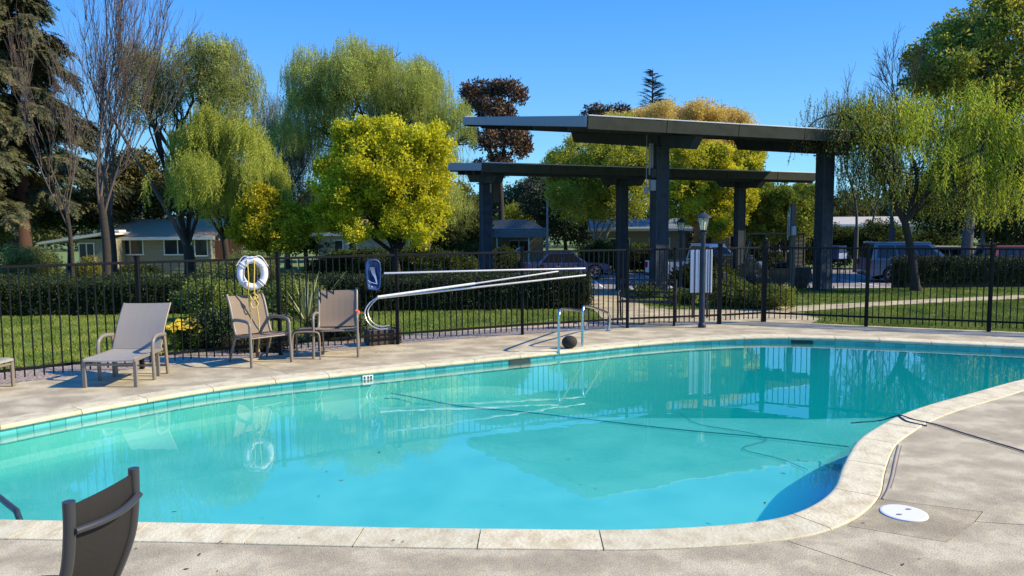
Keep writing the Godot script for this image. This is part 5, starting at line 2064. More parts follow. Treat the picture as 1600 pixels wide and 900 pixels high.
func twig_mesh(sd: int) -> ArrayMesh:
	var r := RandomNumberGenerator.new()
	r.seed = sd
	var v := PackedVector3Array()
	var n := PackedVector3Array()
	for k in 16:
		var d := (rand_dir(r) + Vector3.UP * 0.5).normalized()
		leaf(v, n, d * 0.05, d, d.cross(rand_dir(r)).normalized(), r.randf_range(0.5, 1.0), 0.012)
	return to_mesh(v, n)

func tuft(sd: int) -> ArrayMesh:
	var r := RandomNumberGenerator.new()
	r.seed = sd
	var v := PackedVector3Array()
	var n := PackedVector3Array()
	for k in 11:
		var a := r.randf_range(0, TAU)
		var at := Vector3(r.randf_range(-0.7, 0.7), 0, r.randf_range(-0.7, 0.7))
		var along := Vector3(cos(a) * 0.45, 1, sin(a) * 0.45).normalized()
		leaf(v, n, at, along, along.cross(Vector3(cos(a), 0, sin(a))).normalized(), r.randf_range(0.6, 1.2), 0.05)
	return to_mesh(v, n)

func build_trees() -> void:
	make_sprays()
	var r := RandomNumberGenerator.new()
	var t: Node3D
	var g: Geo
	# --- far left: tall dark conifers
	var specs := [[Vector3(-27.021, -0.644, -41), 17.5, 5.3, 3, "tall dark conifer with drooping brown green boughs filling the top left corner"], [Vector3(-28.404, -0.432, -38), 18.0, 3.6, 4, "second dark conifer mostly outside the left edge"]]
	for e in specs:
		var b0 := base_at(e[0])
		t = tree("conifer_tree", e[4], b0, "dark conifers at the left")
		g = Geo.new()
		var h: float = e[1]
		g.tube([b0, b0 + Vector3(0.1, h * 0.5, 0), b0 + Vector3(0.0, h, 0)], [0.42, 0.26, 0.04], 12)
		put(g, "trunk", M.bark_red, t)
		r.seed = 100 + int(e[3])
		var bufs := [PackedFloat32Array(), PackedFloat32Array(), PackedFloat32Array()]
		var lg := Geo.new()
		for k in 170:
			var u := pow(r.randf(), 0.85)
			var y: float = lerpf(3.6, h, u)
			var reach: float = float(e[2]) * (1.0 - u * 0.78) * r.randf_range(0.6, 1.08)
			var a := r.randf() * TAU
			var dir := Vector3(cos(a), 0, sin(a))
			var pts := []
			for i in 5:
				var w := i / 4.0
				pts.append(b0 + Vector3(0, y, 0) + dir * reach * w + Vector3(0, 0.12 * reach * sin(w * 2.2) - 0.24 * reach * w * w, 0))
			lg.tube(pts, taper(5, 0.055, 0.012), 5, false)
			for q in int(reach * 26):
				var w := 0.12 + 0.9 * pow(r.randf(), 0.7)
				var i := mini(int(w * 4), 3)
				var p: Vector3 = (pts[i] as Vector3).lerp(pts[i + 1], minf(w * 4 - i, 1.0))
				var s := r.randf_range(0.55, 1.0)
				var bs := Basis(Vector3.UP, -a + r.randf_range(-0.9, 0.9)) * Basis(Vector3(0, 0, 1), r.randf_range(-0.75, 0.05)) * Basis(Vector3.RIGHT, r.randf_range(-0.5, 0.5))
				push(bufs[q % 3], bs.scaled(Vector3(s, s, s)), p + rand_dir(r) * 0.12, mixc(Color(0.045, 0.07, 0.03), Color(0.15, 0.135, 0.065), r.randf()))
		put(lg, "limb", M.bark, t)
		for k in 3:
			scatter(t, "crown", S.bough[k], M.needle, bufs[k])
	# --- bare winter trees, left
	var bare := [[Vector3(-13.735, 0.137, -25), 0.14, 3.1, 7, "tall bare tree with reddish twigs behind the left end of the fence", 4, 0.30], [Vector3(-16.714, 0.101, -31), 0.12, 3.1, 13, "second bare tree close behind the first, left of the willow", 3, 0.28], [Vector3(-20.269, 0.082, -34), 0.10, 3.6, 19, "slender bare tree in front of the dark conifer", 3, 0.30]]
	for e in bare:
		var b0 := base_at(e[0])
		t = tree("bare_tree", e[4], b0, "bare trees at the left")
		r.seed = e[3]
		g = Geo.new()
		var h0 := 3.3
		g.tube(curve([b0, b0 + Vector3(0.05, h0 * 0.5, 0), b0 + Vector3(-0.06, h0, 0)], 4), [float(e[1]) * 1.3, e[1], float(e[1]) * 0.97, float(e[1]) * 0.95, float(e[1]) * 0.92, float(e[1]) * 0.9, float(e[1]) * 0.87, float(e[1]) * 0.85, float(e[1]) * 0.8], 10)
		put(g, "trunk", M.bark, t)
		for k in 4:
			var lg := Geo.new()
			var a := TAU * k / 4 + r.randf()
			twiggy(lg, b0 + Vector3(-0.06, h0 * (0.72 + 0.09 * k), 0), Vector3(cos(a) * 0.30, 1.15, sin(a) * 0.25).normalized(), float(e[2]), float(e[1]) * 0.36, e[5], r, e[6], 0.13, 0.004)
			put(lg, "limb", M.twig_red, t)
	# --- grey green willow in front of the olive house
	var b0 := base_at(Vector3(-13.543, 0.081, -31))
	t = tree("willow_tree", "half bare willow with a thick dark forked trunk before the olive house", b0)
	var bl := [[Vector3(-14.835, 7.348, -31), Vector3(1.288, 1.61, 1.6)], [Vector3(-13.3, 8.21, -31.5), Vector3(1.636, 1.5, 1.8)], [Vector3(-11.532, 7.585, -31), Vector3(1.396, 1.664, 1.7)], [Vector3(-11.025, 5.704, -30.5), Vector3(1.003, 1.056, 1.3)], [Vector3(-15.285, 8.896, -31), Vector3(0.805, 0.671, 1)], [Vector3(-12.127, 9.132, -31), Vector3(1.288, 0.59, 1.2)]]
	skeleton(t, [b0, b0 + Vector3(0.05, 0.9, 0), b0 + Vector3(-0.02, 1.9, 0)], 0.30, bl, 14, M.bark, 201, 0.06, 0.27)
	g = Geo.new()
	g.tube(curve([Vector3(-13.604, 1.155, -31), Vector3(-14.248, 2.622, -30.8), Vector3(-14.762, 3.792, -30.5), Vector3(-15.228, 5.038, -30), Vector3(-15.945, 6.745, -29.6), Vector3(-16.402, 7.819, -29.4)], 4), taper(21, 0.11, 0.03), 8)
	put(g, "limb", M.bark_grey, t)
	crown(t, bl, 1500, S.fine, M.leaf_soft, 0.12, 0.32, Color(0.32, 0.38, 0.12), Color(0.56, 0.62, 0.24), 202, -0.05, 0.5)
	curtain(t, bl, 2600, S.willow_thin, M.leaf_soft, 0.35, 1.1, Color(0.30, 0.34, 0.14), Color(0.50, 0.53, 0.24), 203, -0.5)
	# --- fresh green weeping willow behind it
	b0 = base_at(Vector3(-13.009, -0.081, -33.5))
	t = tree("willow_tree", "fresh green weeping willow mass right of the thick dark trunk", b0)
	bl = [[Vector3(-11.444, 4.964, -29.5), Vector3(1.737, 1.175, 1.6)], [Vector3(-12.608, 4.298, -29.5), Vector3(1.073, 1.277, 1.3)], [Vector3(-10.239, 4.154, -29.8), Vector3(1.084, 1.445, 1.4)], [Vector3(-11.508, 3.337, -29.5), Vector3(2.35, 1.328, 1.8)], [Vector3(-11.791, 5.713, -29.5), Vector3(1.124, 0.613, 1.2)], [Vector3(-9.908, 3.093, -30), Vector3(0.935, 1.143, 1.3)]]
	skeleton(t, [b0, b0 + Vector3(0.1, 1.0, 0), b0 + Vector3(0, 2.2, 0)], 0.2, bl, 5, M.bark, 211)
	curtain(t, lumpy(bl, 9, 0.44, 215), 4600, S.willow, M.leaf_soft, 0.35, 1.3, Color(0.36, 0.44, 0.085), Color(0.64, 0.70, 0.16), 212, -0.35)
	# --- big rounded willow in the middle left
	b0 = base_at(Vector3(-8.007, -0.78, -44))
	t = tree("willow_tree", "large rounded grey green willow rising behind the yellow tree", b0)
	bl = [[Vector3(-8.534, 9.344, -44), Vector3(4.19, 3.048, 3.6)], [Vector3(-11.564, 8.074, -44), Vector3(2.476, 3.238, 2.8)], [Vector3(-5.557, 8.405, -44), Vector3(3.238, 3.238, 3.2)], [Vector3(-7.754, 10.805, -44), Vector3(3.238, 1.6, 2.6)], [Vector3(-3.483, 6.305, -43.5), Vector3(1.695, 2.636, 2)], [Vector3(-10.375, 10.456, -44), Vector3(1.905, 1.333, 2)], [Vector3(-5.131, 4.259, -43), Vector3(2.606, 2.606, 2.2)]]
	skeleton(t, [b0, b0 + Vector3(0.1, 1.5, 0), b0 + Vector3(-0.1, 3.4, 0)], 0.36, bl, 9, M.bark, 221)
	curtain(t, lumpy(bl, 9, 0.42, 225), 8200, S.willow, M.leaf_soft, 0.4, 1.5, Color(0.30, 0.37, 0.12), Color(0.58, 0.64, 0.20), 222, -0.4)
	crown(t, lumpy(bl, 9, 0.42, 225), 2200, S.fine, M.leaf_soft, 0.2, 0.4, Color(0.34, 0.42, 0.12), Color(0.60, 0.66, 0.20), 223, -0.1, 0.3)
	# --- thin grey twiggy willow between them
	b0 = base_at(Vector3(-14.258, -0.929, -47))
	t = tree("willow_tree", "thin grey leafless willow in the gap left of the big willow", b0)
	bl = [[Vector3(-14.057, 5.327, -47), Vector3(1.872, 3.052, 2.2)], [Vector3(-14.97, 8.112, -47), Vector3(1.221, 2.035, 1.5)], [Vector3(-12.996, 7.11, -47), Vector3(1.546, 2.442, 1.7)], [Vector3(-13.325, 2.917, -47), Vector3(1.79, 2.035, 2)]]
	skeleton(t, [b0, b0 + Vector3(0, 1.8, 0), b0 + Vector3(0.1, 3.4, 0)], 0.2, bl, 22, M.bark_grey, 231)
	curtain(t, bl, 3900, S.willow_thin, M.leaf_soft, 0.6, 1.8, Color(0.24, 0.26, 0.19), Color(0.38, 0.40, 0.28), 232, -0.5)
	# --- yellow green tree
	b0 = base_at(Vector3(-4.476, -0.027, -29))
	t = tree("yellow_tree", "bright yellow green rounded tree behind the rescue poles", b0)
	bl = [[Vector3(-5.139, 4.212, -29), Vector3(2.059, 1.657, 2)], [Vector3(-6.411, 3.274, -28.8), Vector3(1.396, 1.297, 1.5)], [Vector3(-3.714, 3.265, -29), Vector3(1.456, 1.506, 1.6)], [Vector3(-3.104, 4.52, -29.3), Vector3(0.964, 1.218, 1.2)], [Vector3(-4.971, 5.118, -29), Vector3(1.506, 0.904, 1.5)], [Vector3(-5.671, 2.282, -28.7), Vector3(1.739, 0.994, 1.7)], [Vector3(-3.736, 2.024, -29), Vector3(1.255, 0.854, 1.4)], [Vector3(-3.268, 5.214, -29.3), Vector3(0.913, 0.609, 0.9)], [Vector3(-5.886, 5.357, -28.9), Vector3(0.901, 0.651, 0.9)], [Vector3(-7.432, 2.171, -28.8), Vector3(0.748, 0.648, 0.8)]]
	skeleton(t, [b0, b0 + Vector3(-0.05, 0.8, 0), b0 + Vector3(-0.1, 1.6, 0)], 0.2, bl, 5, M.bark, 241)
	crown(t, lumpy(bl, 13, 0.31, 242), 4400, S.round, M.leaf, 0.15, 0.30, Color(0.24, 0.30, 0.018), Color(0.80, 0.74, 0.04), 242, -0.12, 0.3)
	crown(t, bl, 1500, S.round, M.leaf, 0.15, 0.30, Color(0.24, 0.30, 0.018), Color(0.80, 0.74, 0.04), 243, -0.1, 0.3)
	# --- smaller yellow bushy tree to its left
	b0 = base_at(Vector3(-9.227, 0.341, -28.4))
	t = tree("yellow_tree", "smaller amber yellow bushy tree left of the bright yellow tree", b0)
	bl = [[Vector3(-9.648, 2.354, -28.4), Vector3(0.836, 0.984, 1)], [Vector3(-8.587, 2.054, -28.5), Vector3(0.79, 0.888, 1)], [Vector3(-9.453, 3.033, -28.4), Vector3(0.59, 0.492, 0.7)], [Vector3(-9.119, 1.621, -28.2), Vector3(1.343, 0.781, 1.1)]]
	skeleton(t, [b0, b0 + Vector3(0, 0.5, 0), b0 + Vector3(0, 0.9, 0)], 0.1, bl, 4, M.bark, 251)
	crown(t, lumpy(bl, 9, 0.36, 252), 1500, S.round, M.leaf, 0.14, 0.28, Color(0.17, 0.20, 0.015), Color(0.66, 0.56, 0.03), 252, -0.12, 0.32)
	crown(t, bl, 700, S.round, M.leaf, 0.14, 0.28, Color(0.17, 0.20, 0.015), Color(0.66, 0.56, 0.03), 253, -0.12, 0.32)
	# --- brown leaved tree
	b0 = base_at(Vector3(-0.865, -1.344, -56))
	t = tree("brown_tree", "brown bronze leaved tree showing above the carport roof, left", b0)
	bl = [[Vector3(-2.528, 11.305, -56), Vector3(1.648, 1.455, 1.8)], [Vector3(-0.625, 11.059, -56), Vector3(1.939, 1.648, 2)], [Vector3(-1.362, 8.479, -56), Vector3(2.327, 1.939, 2.2)], [Vector3(0.645, 8.135, -56), Vector3(1.067, 1.261, 1.2)], [Vector3(-0.998, 6.251, -56), Vector3(1.455, 1.067, 1.4)]]
	skeleton(t, [b0, b0 + Vector3(0.1, 3.0, 0), b0 + Vector3(0, 6.4, 0)], 0.3, bl, 7, M.bark, 261)
	crown(t, lumpy(bl, 9, 0.34, 262), 1900, S.broad, M.leaf_dark, 0.25, 0.45, Color(0.05, 0.042, 0.028), Color(0.22, 0.125, 0.07), 262, -0.15, 0.4)
	# --- golden topped tree behind the carports
	b0 = base_at(Vector3(4.924, -0.736, -42))
	t = tree("golden_tree", "yellow green tree with forked pale trunks between the two carport columns", b0)
	bl = [[Vector3(4.723, 5.393, -42), Vector3(2.727, 1.891, 2.4)], [Vector3(3.825, 3.791, -42), Vector3(1.818, 1.818, 2)], [Vector3(5.992, 3.598, -42), Vector3(2.182, 1.745, 2.2)], [Vector3(6.958, 6.139, -42.5), Vector3(2.208, 1.766, 2.2)]]
	skeleton(t, [b0, b0 + Vector3(0.15, 0.9, 0), b0 + Vector3(-0.15, 1.6, 0)], 0.15, bl, 5, M.bark_pale, 271, 0.1, 0.35)
	g = Geo.new()
	g.tube(curve([b0 + Vector3(0, 0.9, 0), Vector3(5.388, 1.441, -42), Vector3(6.104, 2.987, -42), Vector3(6.53, 4.132, -42)], 4), taper(13, 0.13, 0.05), 8)
	put(g, "limb", M.bark_pale, t)
	crown(t, lumpy(bl, 12, 0.32, 272), 3800, S.fine, M.leaf, 0.24, 0.46, Color(0.22, 0.27, 0.03), Color(0.55, 0.55, 0.08), 272, -0.18, 0.35)
	crown(t, bl, 1500, S.fine, M.leaf, 0.24, 0.46, Color(0.22, 0.27, 0.03), Color(0.55, 0.55, 0.08), 273, -0.18, 0.35)
	b0 = base_at(Vector3(10.78, -1.028, -46))
	t = tree("golden_tree", "pale golden topped tree rising above the taller carport roof", b0)
	bl = [[Vector3(9.478, 8.33, -46), Vector3(2.39, 0.876, 2.2)], [Vector3(11.636, 8.278, -46), Vector3(2.39, 0.876, 2.2)], [Vector3(13.409, 7.803, -46), Vector3(1.792, 1.035, 2)], [Vector3(7.323, 7.996, -46), Vector3(1.832, 0.797, 1.8)], [Vector3(14.405, 7.099, -46), Vector3(1.195, 1.195, 1.6)], [Vector3(10.86, 7.626, -46), Vector3(3.584, 0.956, 2.4)], [Vector3(10.876, 6.462, -46), Vector3(3.385, 1.792, 2.8)]]
	skeleton(t, [b0, b0 + Vector3(0, 2, 0), b0 + Vector3(0, 3.4, 0)], 0.24, bl, 6, M.bark_pale, 281)
	crown(t, lumpy(bl, 12, 0.30, 282), 2700, S.fine, M.leaf_soft, 0.22, 0.42, Color(0.50, 0.38, 0.12), Color(0.80, 0.62, 0.26), 282, -0.1, 0.35)
	crown(t, bl, 1900, S.fine, M.leaf_soft, 0.22, 0.42, Color(0.50, 0.38, 0.12), Color(0.80, 0.62, 0.26), 283, -0.1, 0.35)
	b0 = base_at(Vector3(10.224, -0.517, -38))
	t = tree("yellow_tree", "yellow leaved tree behind the lamp posts, under the taller carport roof", b0)
	bl = [[Vector3(9.487, 4.71, -38), Vector3(2.04, 1.316, 1.9)], [Vector3(10.974, 3.569, -38), Vector3(1.481, 1.579, 1.6)], [Vector3(9.018, 3.257, -38), Vector3(1.579, 1.513, 1.6)], [Vector3(10.56, 2.105, -37.6), Vector3(1.107, 1.107, 1.2)], [Vector3(11.916, 5.058, -38.5), Vector3(1, 0.8, 1.1)]]
	skeleton(t, [b0, b0 + Vector3(0, 0.7, 0), b0 + Vector3(-0.1, 1.3, 0)], 0.16, bl, 5, M.bark, 291)
	crown(t, lumpy(bl, 10, 0.34, 292), 3400, S.round, M.leaf, 0.16, 0.32, Color(0.15, 0.19, 0.015), Color(0.80, 0.72, 0.05), 292, -0.1, 0.35)
	crown(t, bl, 1500, S.round, M.leaf, 0.16, 0.32, Color(0.15, 0.19, 0.015), Color(0.80, 0.72, 0.05), 293, -0.1, 0.35)
	# --- green trees behind the right posts
	b0 = base_at(Vector3(14.753, -0.673, -40))
	t = tree("green_tree", "olive green tree behind the conduit post", b0)
	bl = [[Vector3(13.801, 3.024, -40), Vector3(1.455, 1.177, 1.6)], [Vector3(15.356, 2.774, -40), Vector3(1.316, 1.247, 1.5)], [Vector3(14.441, 1.853, -39.6), Vector3(1.783, 0.891, 1.6)], [Vector3(13.227, 2.276, -40.3), Vector3(1.047, 1.186, 1.2)]]
	skeleton(t, [b0, b0 + Vector3(0, 0.6, 0), b0 + Vector3(0, 1.1, 0)], 0.13, bl, 5, M.bark, 301)
	crown(t, lumpy(bl, 10, 0.34, 302), 2000, S.round, M.leaf, 0.18, 0.34, Color(0.10, 0.14, 0.02), Color(0.46, 0.50, 0.07), 302, -0.12, 0.35)
	crown(t, bl, 900, S.round, M.leaf, 0.18, 0.34, Color(0.10, 0.14, 0.02), Color(0.46, 0.50, 0.07), 303, -0.12, 0.35)
	# --- conifer spire far off
	b0 = base_at(Vector3(16.008, -3.167, -85))
	t = tree("conifer_tree", "thin dark conifer spire standing far off above the golden tree", b0)
	var top: float = (Vector3(15.793, 19.417, -85)).y - b0.y
	g = Geo.new()
	g.tube([b0, b0 + Vector3(0, top, 0)], [0.4, 0.03], 8)
	put(g, "trunk", M.bark, t)
	r.seed = 77
	var lg2 := Geo.new()
	var buf := PackedFloat32Array()
	for k in 120:
		var u := r.randf()
		var y := lerpf(top * 0.55, top * 0.99, u)
		var a := r.randf() * TAU
		var reach := lerpf(3.4, 0.35, u) * r.randf_range(0.6, 1.0)
		var dir := Vector3(cos(a), 0.55, sin(a)).normalized()
		var p0 := b0 + Vector3(0, y, 0)
		lg2.tube([p0, p0 + dir * reach], [0.05, 0.015], 4, false)
		for q in 5:
			var s := r.randf_range(0.5, 0.9)
			push(buf, (Basis(Vector3.UP, -a + r.randf_range(-0.7, 0.7)) * Basis(Vector3(0, 0, 1), 0.4)).scaled(Vector3(s, s, s)), p0 + dir * reach * r.randf_range(0.2, 0.95), mixc(Color(0.02, 0.03, 0.02), Color(0.05, 0.06, 0.045), r.randf()))
	put(lg2, "limb", M.bark, t)
	scatter(t, "crown", S.bough[0], M.needle, buf)
	# --- brown crown peeping over the roof
	b0 = base_at(Vector3(8.995, -2.235, -70))
	t = tree("brown_tree", "low brown crown just above the carport roof, left of the conifer spire", b0)
	bl = [[Vector3(7.858, 11.989, -70), Vector3(1.333, 0.97, 1.4)], [Vector3(9.944, 12.211, -70), Vector3(1.576, 0.848, 1.5)], [Vector3(8.936, 10.924, -70), Vector3(2.545, 1.212, 2)]]
	skeleton(t, [b0, b0 + Vector3(0, 4, 0), b0 + Vector3(0, 8, 0)], 0.3, bl, 4, M.bark, 311)
	crown(t, bl, 500, S.broad, M.leaf_dark, 0.3, 0.5, Color(0.04, 0.035, 0.022), Color(0.14, 0.08, 0.04), 312, -0.2, 0.4)
	# --- dark trees in the middle distance
	var mids := [[Vector3(4.284, -1.747, -58), [[Vector3(4.035, 2.76, -58), Vector3(2.26, 2.109, 2.4)], [Vector3(2.289, 3.765, -58), Vector3(1.707, 1.707, 2)], [Vector3(5.786, 2.002, -58), Vector3(1.607, 2.009, 1.8)]], "dark green tree behind the street light", Color(0.012, 0.022, 0.014), Color(0.05, 0.07, 0.035)],
		[Vector3(0.01, -2.735, -74), [[Vector3(-0.583, 4.095, -74), Vector3(3.075, 1.666, 3)], [Vector3(2.606, 5.213, -74), Vector3(2.691, 1.538, 2.6)], [Vector3(-2.819, 3.349, -74), Vector3(2.563, 1.794, 2.6)]], "blue green tree far behind the rounded roof", Color(0.03, 0.05, 0.03), Color(0.09, 0.12, 0.06)],
		[Vector3(0.439, -1.976, -62), [[Vector3(0.466, 2.681, -62), Vector3(1.718, 0.966, 1.8)]], "bright lime green round tree above the rounded roof", Color(0.14, 0.19, 0.025), Color(0.27, 0.30, 0.05)],
		[Vector3(2.299, -2.242, -66), [[Vector3(2.212, 5.312, -66), Vector3(0.686, 0.914, 0.8)], [Vector3(2.891, 4.857, -66), Vector3(0.914, 0.8, 0.9)]], "small dark tree against the sky between the carport columns", Color(0.02, 0.03, 0.02), Color(0.04, 0.06, 0.04)],
		[Vector3(-2.587, -0.942, -46), [[Vector3(-3.139, 2.833, -46), Vector3(1.354, 1.832, 1.8)], [Vector3(-2.157, 2.037, -46), Vector3(0.876, 1.354, 1.4)], [Vector3(-3.868, 1.194, -45), Vector3(1.169, 1.013, 1.4)]], "grey green loose tree left of the lower carport column", Color(0.07, 0.09, 0.03), Color(0.20, 0.22, 0.07)],
		[Vector3(11.284, -1.412, -52), [[Vector3(11.254, 1.064, -52), Vector3(2.701, 1.351, 2.2)], [Vector3(8.327, 1.978, -52), Vector3(1.801, 1.801, 2)]], "dark shrubby tree behind the white truck", Color(0.012, 0.02, 0.012), Color(0.05, 0.07, 0.03)],
		[Vector3(-21.931, -0.816, -46), [[Vector3(-22.668, 4.53, -46), Vector3(2.071, 2.071, 2.2)], [Vector3(-24.544, 4.15, -46), Vector3(1.593, 1.752, 1.8)], [Vector3(-21.006, 3.734, -46), Vector3(1.673, 1.593, 1.8)], [Vector3(-23.408, 5.512, -46), Vector3(1.434, 1.195, 1.6)]], "dark olive tree behind the olive house roof", Color(0.04, 0.045, 0.014), Color(0.14, 0.12, 0.025)],
		[Vector3(-28.111, -0.84, -47), [[Vector3(-27.88, 3.211, -47), Vector3(1.953, 1.302, 2.2)], [Vector3(-29.522, 2.819, -47), Vector3(1.221, 1.058, 1.6)], [Vector3(-26.354, 3, -47), Vector3(1.058, 1.221, 1.5)]], "green broad leaved tree behind the grey house wing", Color(0.03, 0.05, 0.014), Color(0.13, 0.16, 0.05)],
		[Vector3(-12.204, -0.752, -44), [[Vector3(-12.325, 1.532, -44), Vector3(1.524, 1.219, 1.8)], [Vector3(-10.813, 1.257, -44), Vector3(1.143, 1.067, 1.5)]], "dark green shrubby tree between the two yellow trees", Color(0.02, 0.03, 0.01), Color(0.08, 0.09, 0.02)]]
	mids.append_array([[Vector3(-34.708, -1.114, -52), [[Vector3(-35.082, 3.594, -52), Vector3(2.251, 1.801, 2.4)], [Vector3(-33.137, 2.468, -52), Vector3(1.801, 1.531, 2)], [Vector3(-36.721, 2.491, -52), Vector3(1.801, 1.801, 2)]], "grey green tree low behind the dark conifer trunk", Color(0.05, 0.065, 0.03), Color(0.17, 0.19, 0.08)],
		[Vector3(-19.659, -1.465, -56), [[Vector3(-20.198, 3.607, -56), Vector3(2.618, 2.618, 2.6)], [Vector3(-17.572, 2.871, -56), Vector3(2.327, 2.424, 2.2)], [Vector3(-22.396, 2.902, -56), Vector3(2.133, 2.424, 2.2)]], "soft grey green tree behind the fresh green willow", Color(0.10, 0.12, 0.05), Color(0.27, 0.29, 0.12)],
		[Vector3(-13.833, -1.503, -56), [[Vector3(-14.437, 2.851, -56), Vector3(2.23, 2.327, 2.4)], [Vector3(-12.297, 1.634, -56), Vector3(1.939, 1.745, 2)]], "mid green tree showing left of the yellow tree trunk", Color(0.05, 0.07, 0.02), Color(0.18, 0.20, 0.06)],
		[Vector3(-6.315, -1.425, -54), [[Vector3(-6.727, 1.845, -54), Vector3(2.338, 1.683, 2.4)], [Vector3(-4.621, 2.527, -54), Vector3(1.683, 2.057, 1.8)]], "green tree behind the right side of the yellow tree", Color(0.06, 0.08, 0.02), Color(0.20, 0.23, 0.07)],
		[Vector3(8.613, -2.029, -62), [[Vector3(8.595, 1.456, -62), Vector3(2.577, 1.825, 2.6)], [Vector3(11.276, 0.905, -62), Vector3(2.147, 1.503, 2.2)]], "dark tree behind the low house with pale trunks", Color(0.02, 0.03, 0.012), Color(0.08, 0.10, 0.03)],
		[Vector3(26.034, -2.015, -60), [[Vector3(25.383, 2.394, -60), Vector3(1.766, 1.766, 2)], [Vector3(27.444, 2.638, -60), Vector3(2.078, 2.078, 2.4)], [Vector3(31.065, 2.615, -60), Vector3(2.597, 1.87, 2.4)]], "olive tree line tree behind the white roofed home", Color(0.06, 0.07, 0.025), Color(0.18, 0.19, 0.07)]])
	var sd := 400
	for e in mids:
		b0 = base_at(e[0])
		t = tree("green_tree", e[2], b0)
		var fb: Vector3 = e[1][0][0]
		skeleton(t, [b0, b0.lerp(fb, 0.3), b0.lerp(fb, 0.55)], 0.18, e[1], 4, M.bark, sd)
		var area := 0.0
		for q in e[1]:
			area += q[1].x * q[1].y
		crown(t, e[1], int(220 + area * 95), S.broad, M.leaf_dark if e[3].g < 0.05 else M.leaf, 0.22, 0.46, e[3], e[4], sd + 1, -0.2, 0.35)
		sd += 10
	# --- right: weeping willow beside the lawn
	b0 = base_at(Vector3(11.631, -0.014, -21.2))
	t = tree("willow_tree", "airy weeping willow with a slanting trunk on the right lawn", b0)
	bl = [[Vector3(11.489, 4.453, -21.3), Vector3(1.383, 1.014, 1.7)], [Vector3(13.03, 4.57, -21.6), Vector3(1.309, 1.122, 1.7)], [Vector3(14.265, 4.368, -21.5), Vector3(1.024, 1.024, 1.6)], [Vector3(11.838, 3.452, -21.2), Vector3(1.652, 0.826, 1.7)], [Vector3(9.805, 4.339, -21), Vector3(0.909, 0.727, 1.2)], [Vector3(13.863, 3.187, -21.5), Vector3(1.303, 0.745, 1.5)]]
	skeleton(t, [b0, Vector3(11.458, 1.093, -21.2), Vector3(11.221, 2.008, -21.2)], 0.135, bl, 8, M.bark, 501, 0.12, 0.55)
	g = Geo.new()
	g.tube(curve([Vector3(11.225, 1.917, -21.2), Vector3(10.698, 2.998, -21), Vector3(10.083, 3.875, -20.8), Vector3(9.474, 4.741, -20.7), Vector3(8.982, 4.938, -20.6), Vector3(8.332, 4.756, -20.5), Vector3(7.954, 4.367, -20.4)], 4), taper(25, 0.06, 0.012), 6, false)
	put(g, "limb", M.bark, t)
	curtain(t, lumpy(bl, 8, 0.36, 505), 1150, S.willow, M.leaf_soft, 0.4, 1.7, Color(0.27, 0.37, 0.05), Color(0.54, 0.62, 0.10), 502, -0.25)
	curtain(t, [[Vector3(8.907, 4.496, -20.8), Vector3(1.117, 0.9, 1.2)], [Vector3(9.7, 4.666, -20.8), Vector3(1.081, 0.81, 1.2)], [Vector3(10.478, 3.089, -21), Vector3(1.364, 0.818, 1.3)], [Vector3(12.913, 2.457, -21.4), Vector3(1.668, 0.741, 1.4)]], 900, S.willow_thin, M.leaf_soft, 0.5, 1.2, Color(0.24, 0.28, 0.08), Color(0.44, 0.47, 0.15), 503, -0.2)
	lg2 = Geo.new()
	r.seed = 55
	twiggy(lg2, Vector3(11.238, 4.672, -21.6), Vector3(-0.12, 1, 0), 1.0, 0.03, 4, r, 0.5, 0.04, 0.004)
	twiggy(lg2, Vector3(11.304, 4.853, -21.6), Vector3(0.2, 1, 0), 0.9, 0.025, 3, r, 0.5, 0.04, 0.004)
	put(lg2, "bare_leader", M.bark, t)
	# --- right: tall olive and orange tree
	b0 = base_at(Vector3(20.282, -0.408, -33))
	t = tree("green_tree", "tall olive and orange leaved tree filling the top right corner", b0)
	bl = [[Vector3(19.649, 8.57, -33), Vector3(2.143, 1.714, 2.4)], [Vector3(21.4, 9.924, -33), Vector3(2.286, 1.714, 2.6)], [Vector3(23.371, 8.37, -33.5), Vector3(2.32, 2.32, 2.6)], [Vector3(18.552, 8.028, -33), Vector3(1.143, 1.143, 1.4)], [Vector3(21.383, 7.46, -33), Vector3(2.286, 1.429, 2.2)], [Vector3(22.305, 11.273, -33), Vector3(1.714, 1.143, 2)], [Vector3(20.525, 10.743, -33), Vector3(1.143, 0.743, 1.4)]]
	skeleton(t, [b0, b0 + Vector3(0.05, 2.2, 0), b0 + Vector3(0.2, 4.2, 0)], 0.27, bl, 7, M.bark_grey, 511)
	crown(t, lumpy(bl, 10, 0.28, 512), 3000, S.broad, M.leaf, 0.18, 0.34, Color(0.15, 0.22, 0.03), Color(0.50, 0.47, 0.10), 512, -0.12, 0.4)
	crown(t, bl, 1300, S.broad, M.leaf, 0.18, 0.34, Color(0.15, 0.22, 0.03), Color(0.50, 0.47, 0.10), 513, -0.12, 0.4)
	b0 = base_at(Vector3(22.264, -0.404, -35))
	t = tree("green_tree", "dark leafy tree with a slim pale trunk behind the right hedge", b0)
	bl = [[Vector3(22.898, 3.36, -35), Vector3(2.273, 1.818, 2.2)], [Vector3(24.672, 3.945, -35), Vector3(1.818, 2.424, 2.4)], [Vector3(21.68, 3.719, -36), Vector3(1.558, 1.714, 1.8)], [Vector3(24.219, 1.853, -35.5), Vector3(2.152, 1.106, 2)], [Vector3(21.369, 2.825, -37), Vector3(1.602, 1.474, 1.8)], [Vector3(22.991, 5.391, -36), Vector3(1.87, 1.247, 2)]]
	skeleton(t, [b0, b0 + Vector3(0.03, 1.2, 0), b0 + Vector3(-0.02, 2.4, 0)], 0.13, bl, 5, M.bark_pale, 521)
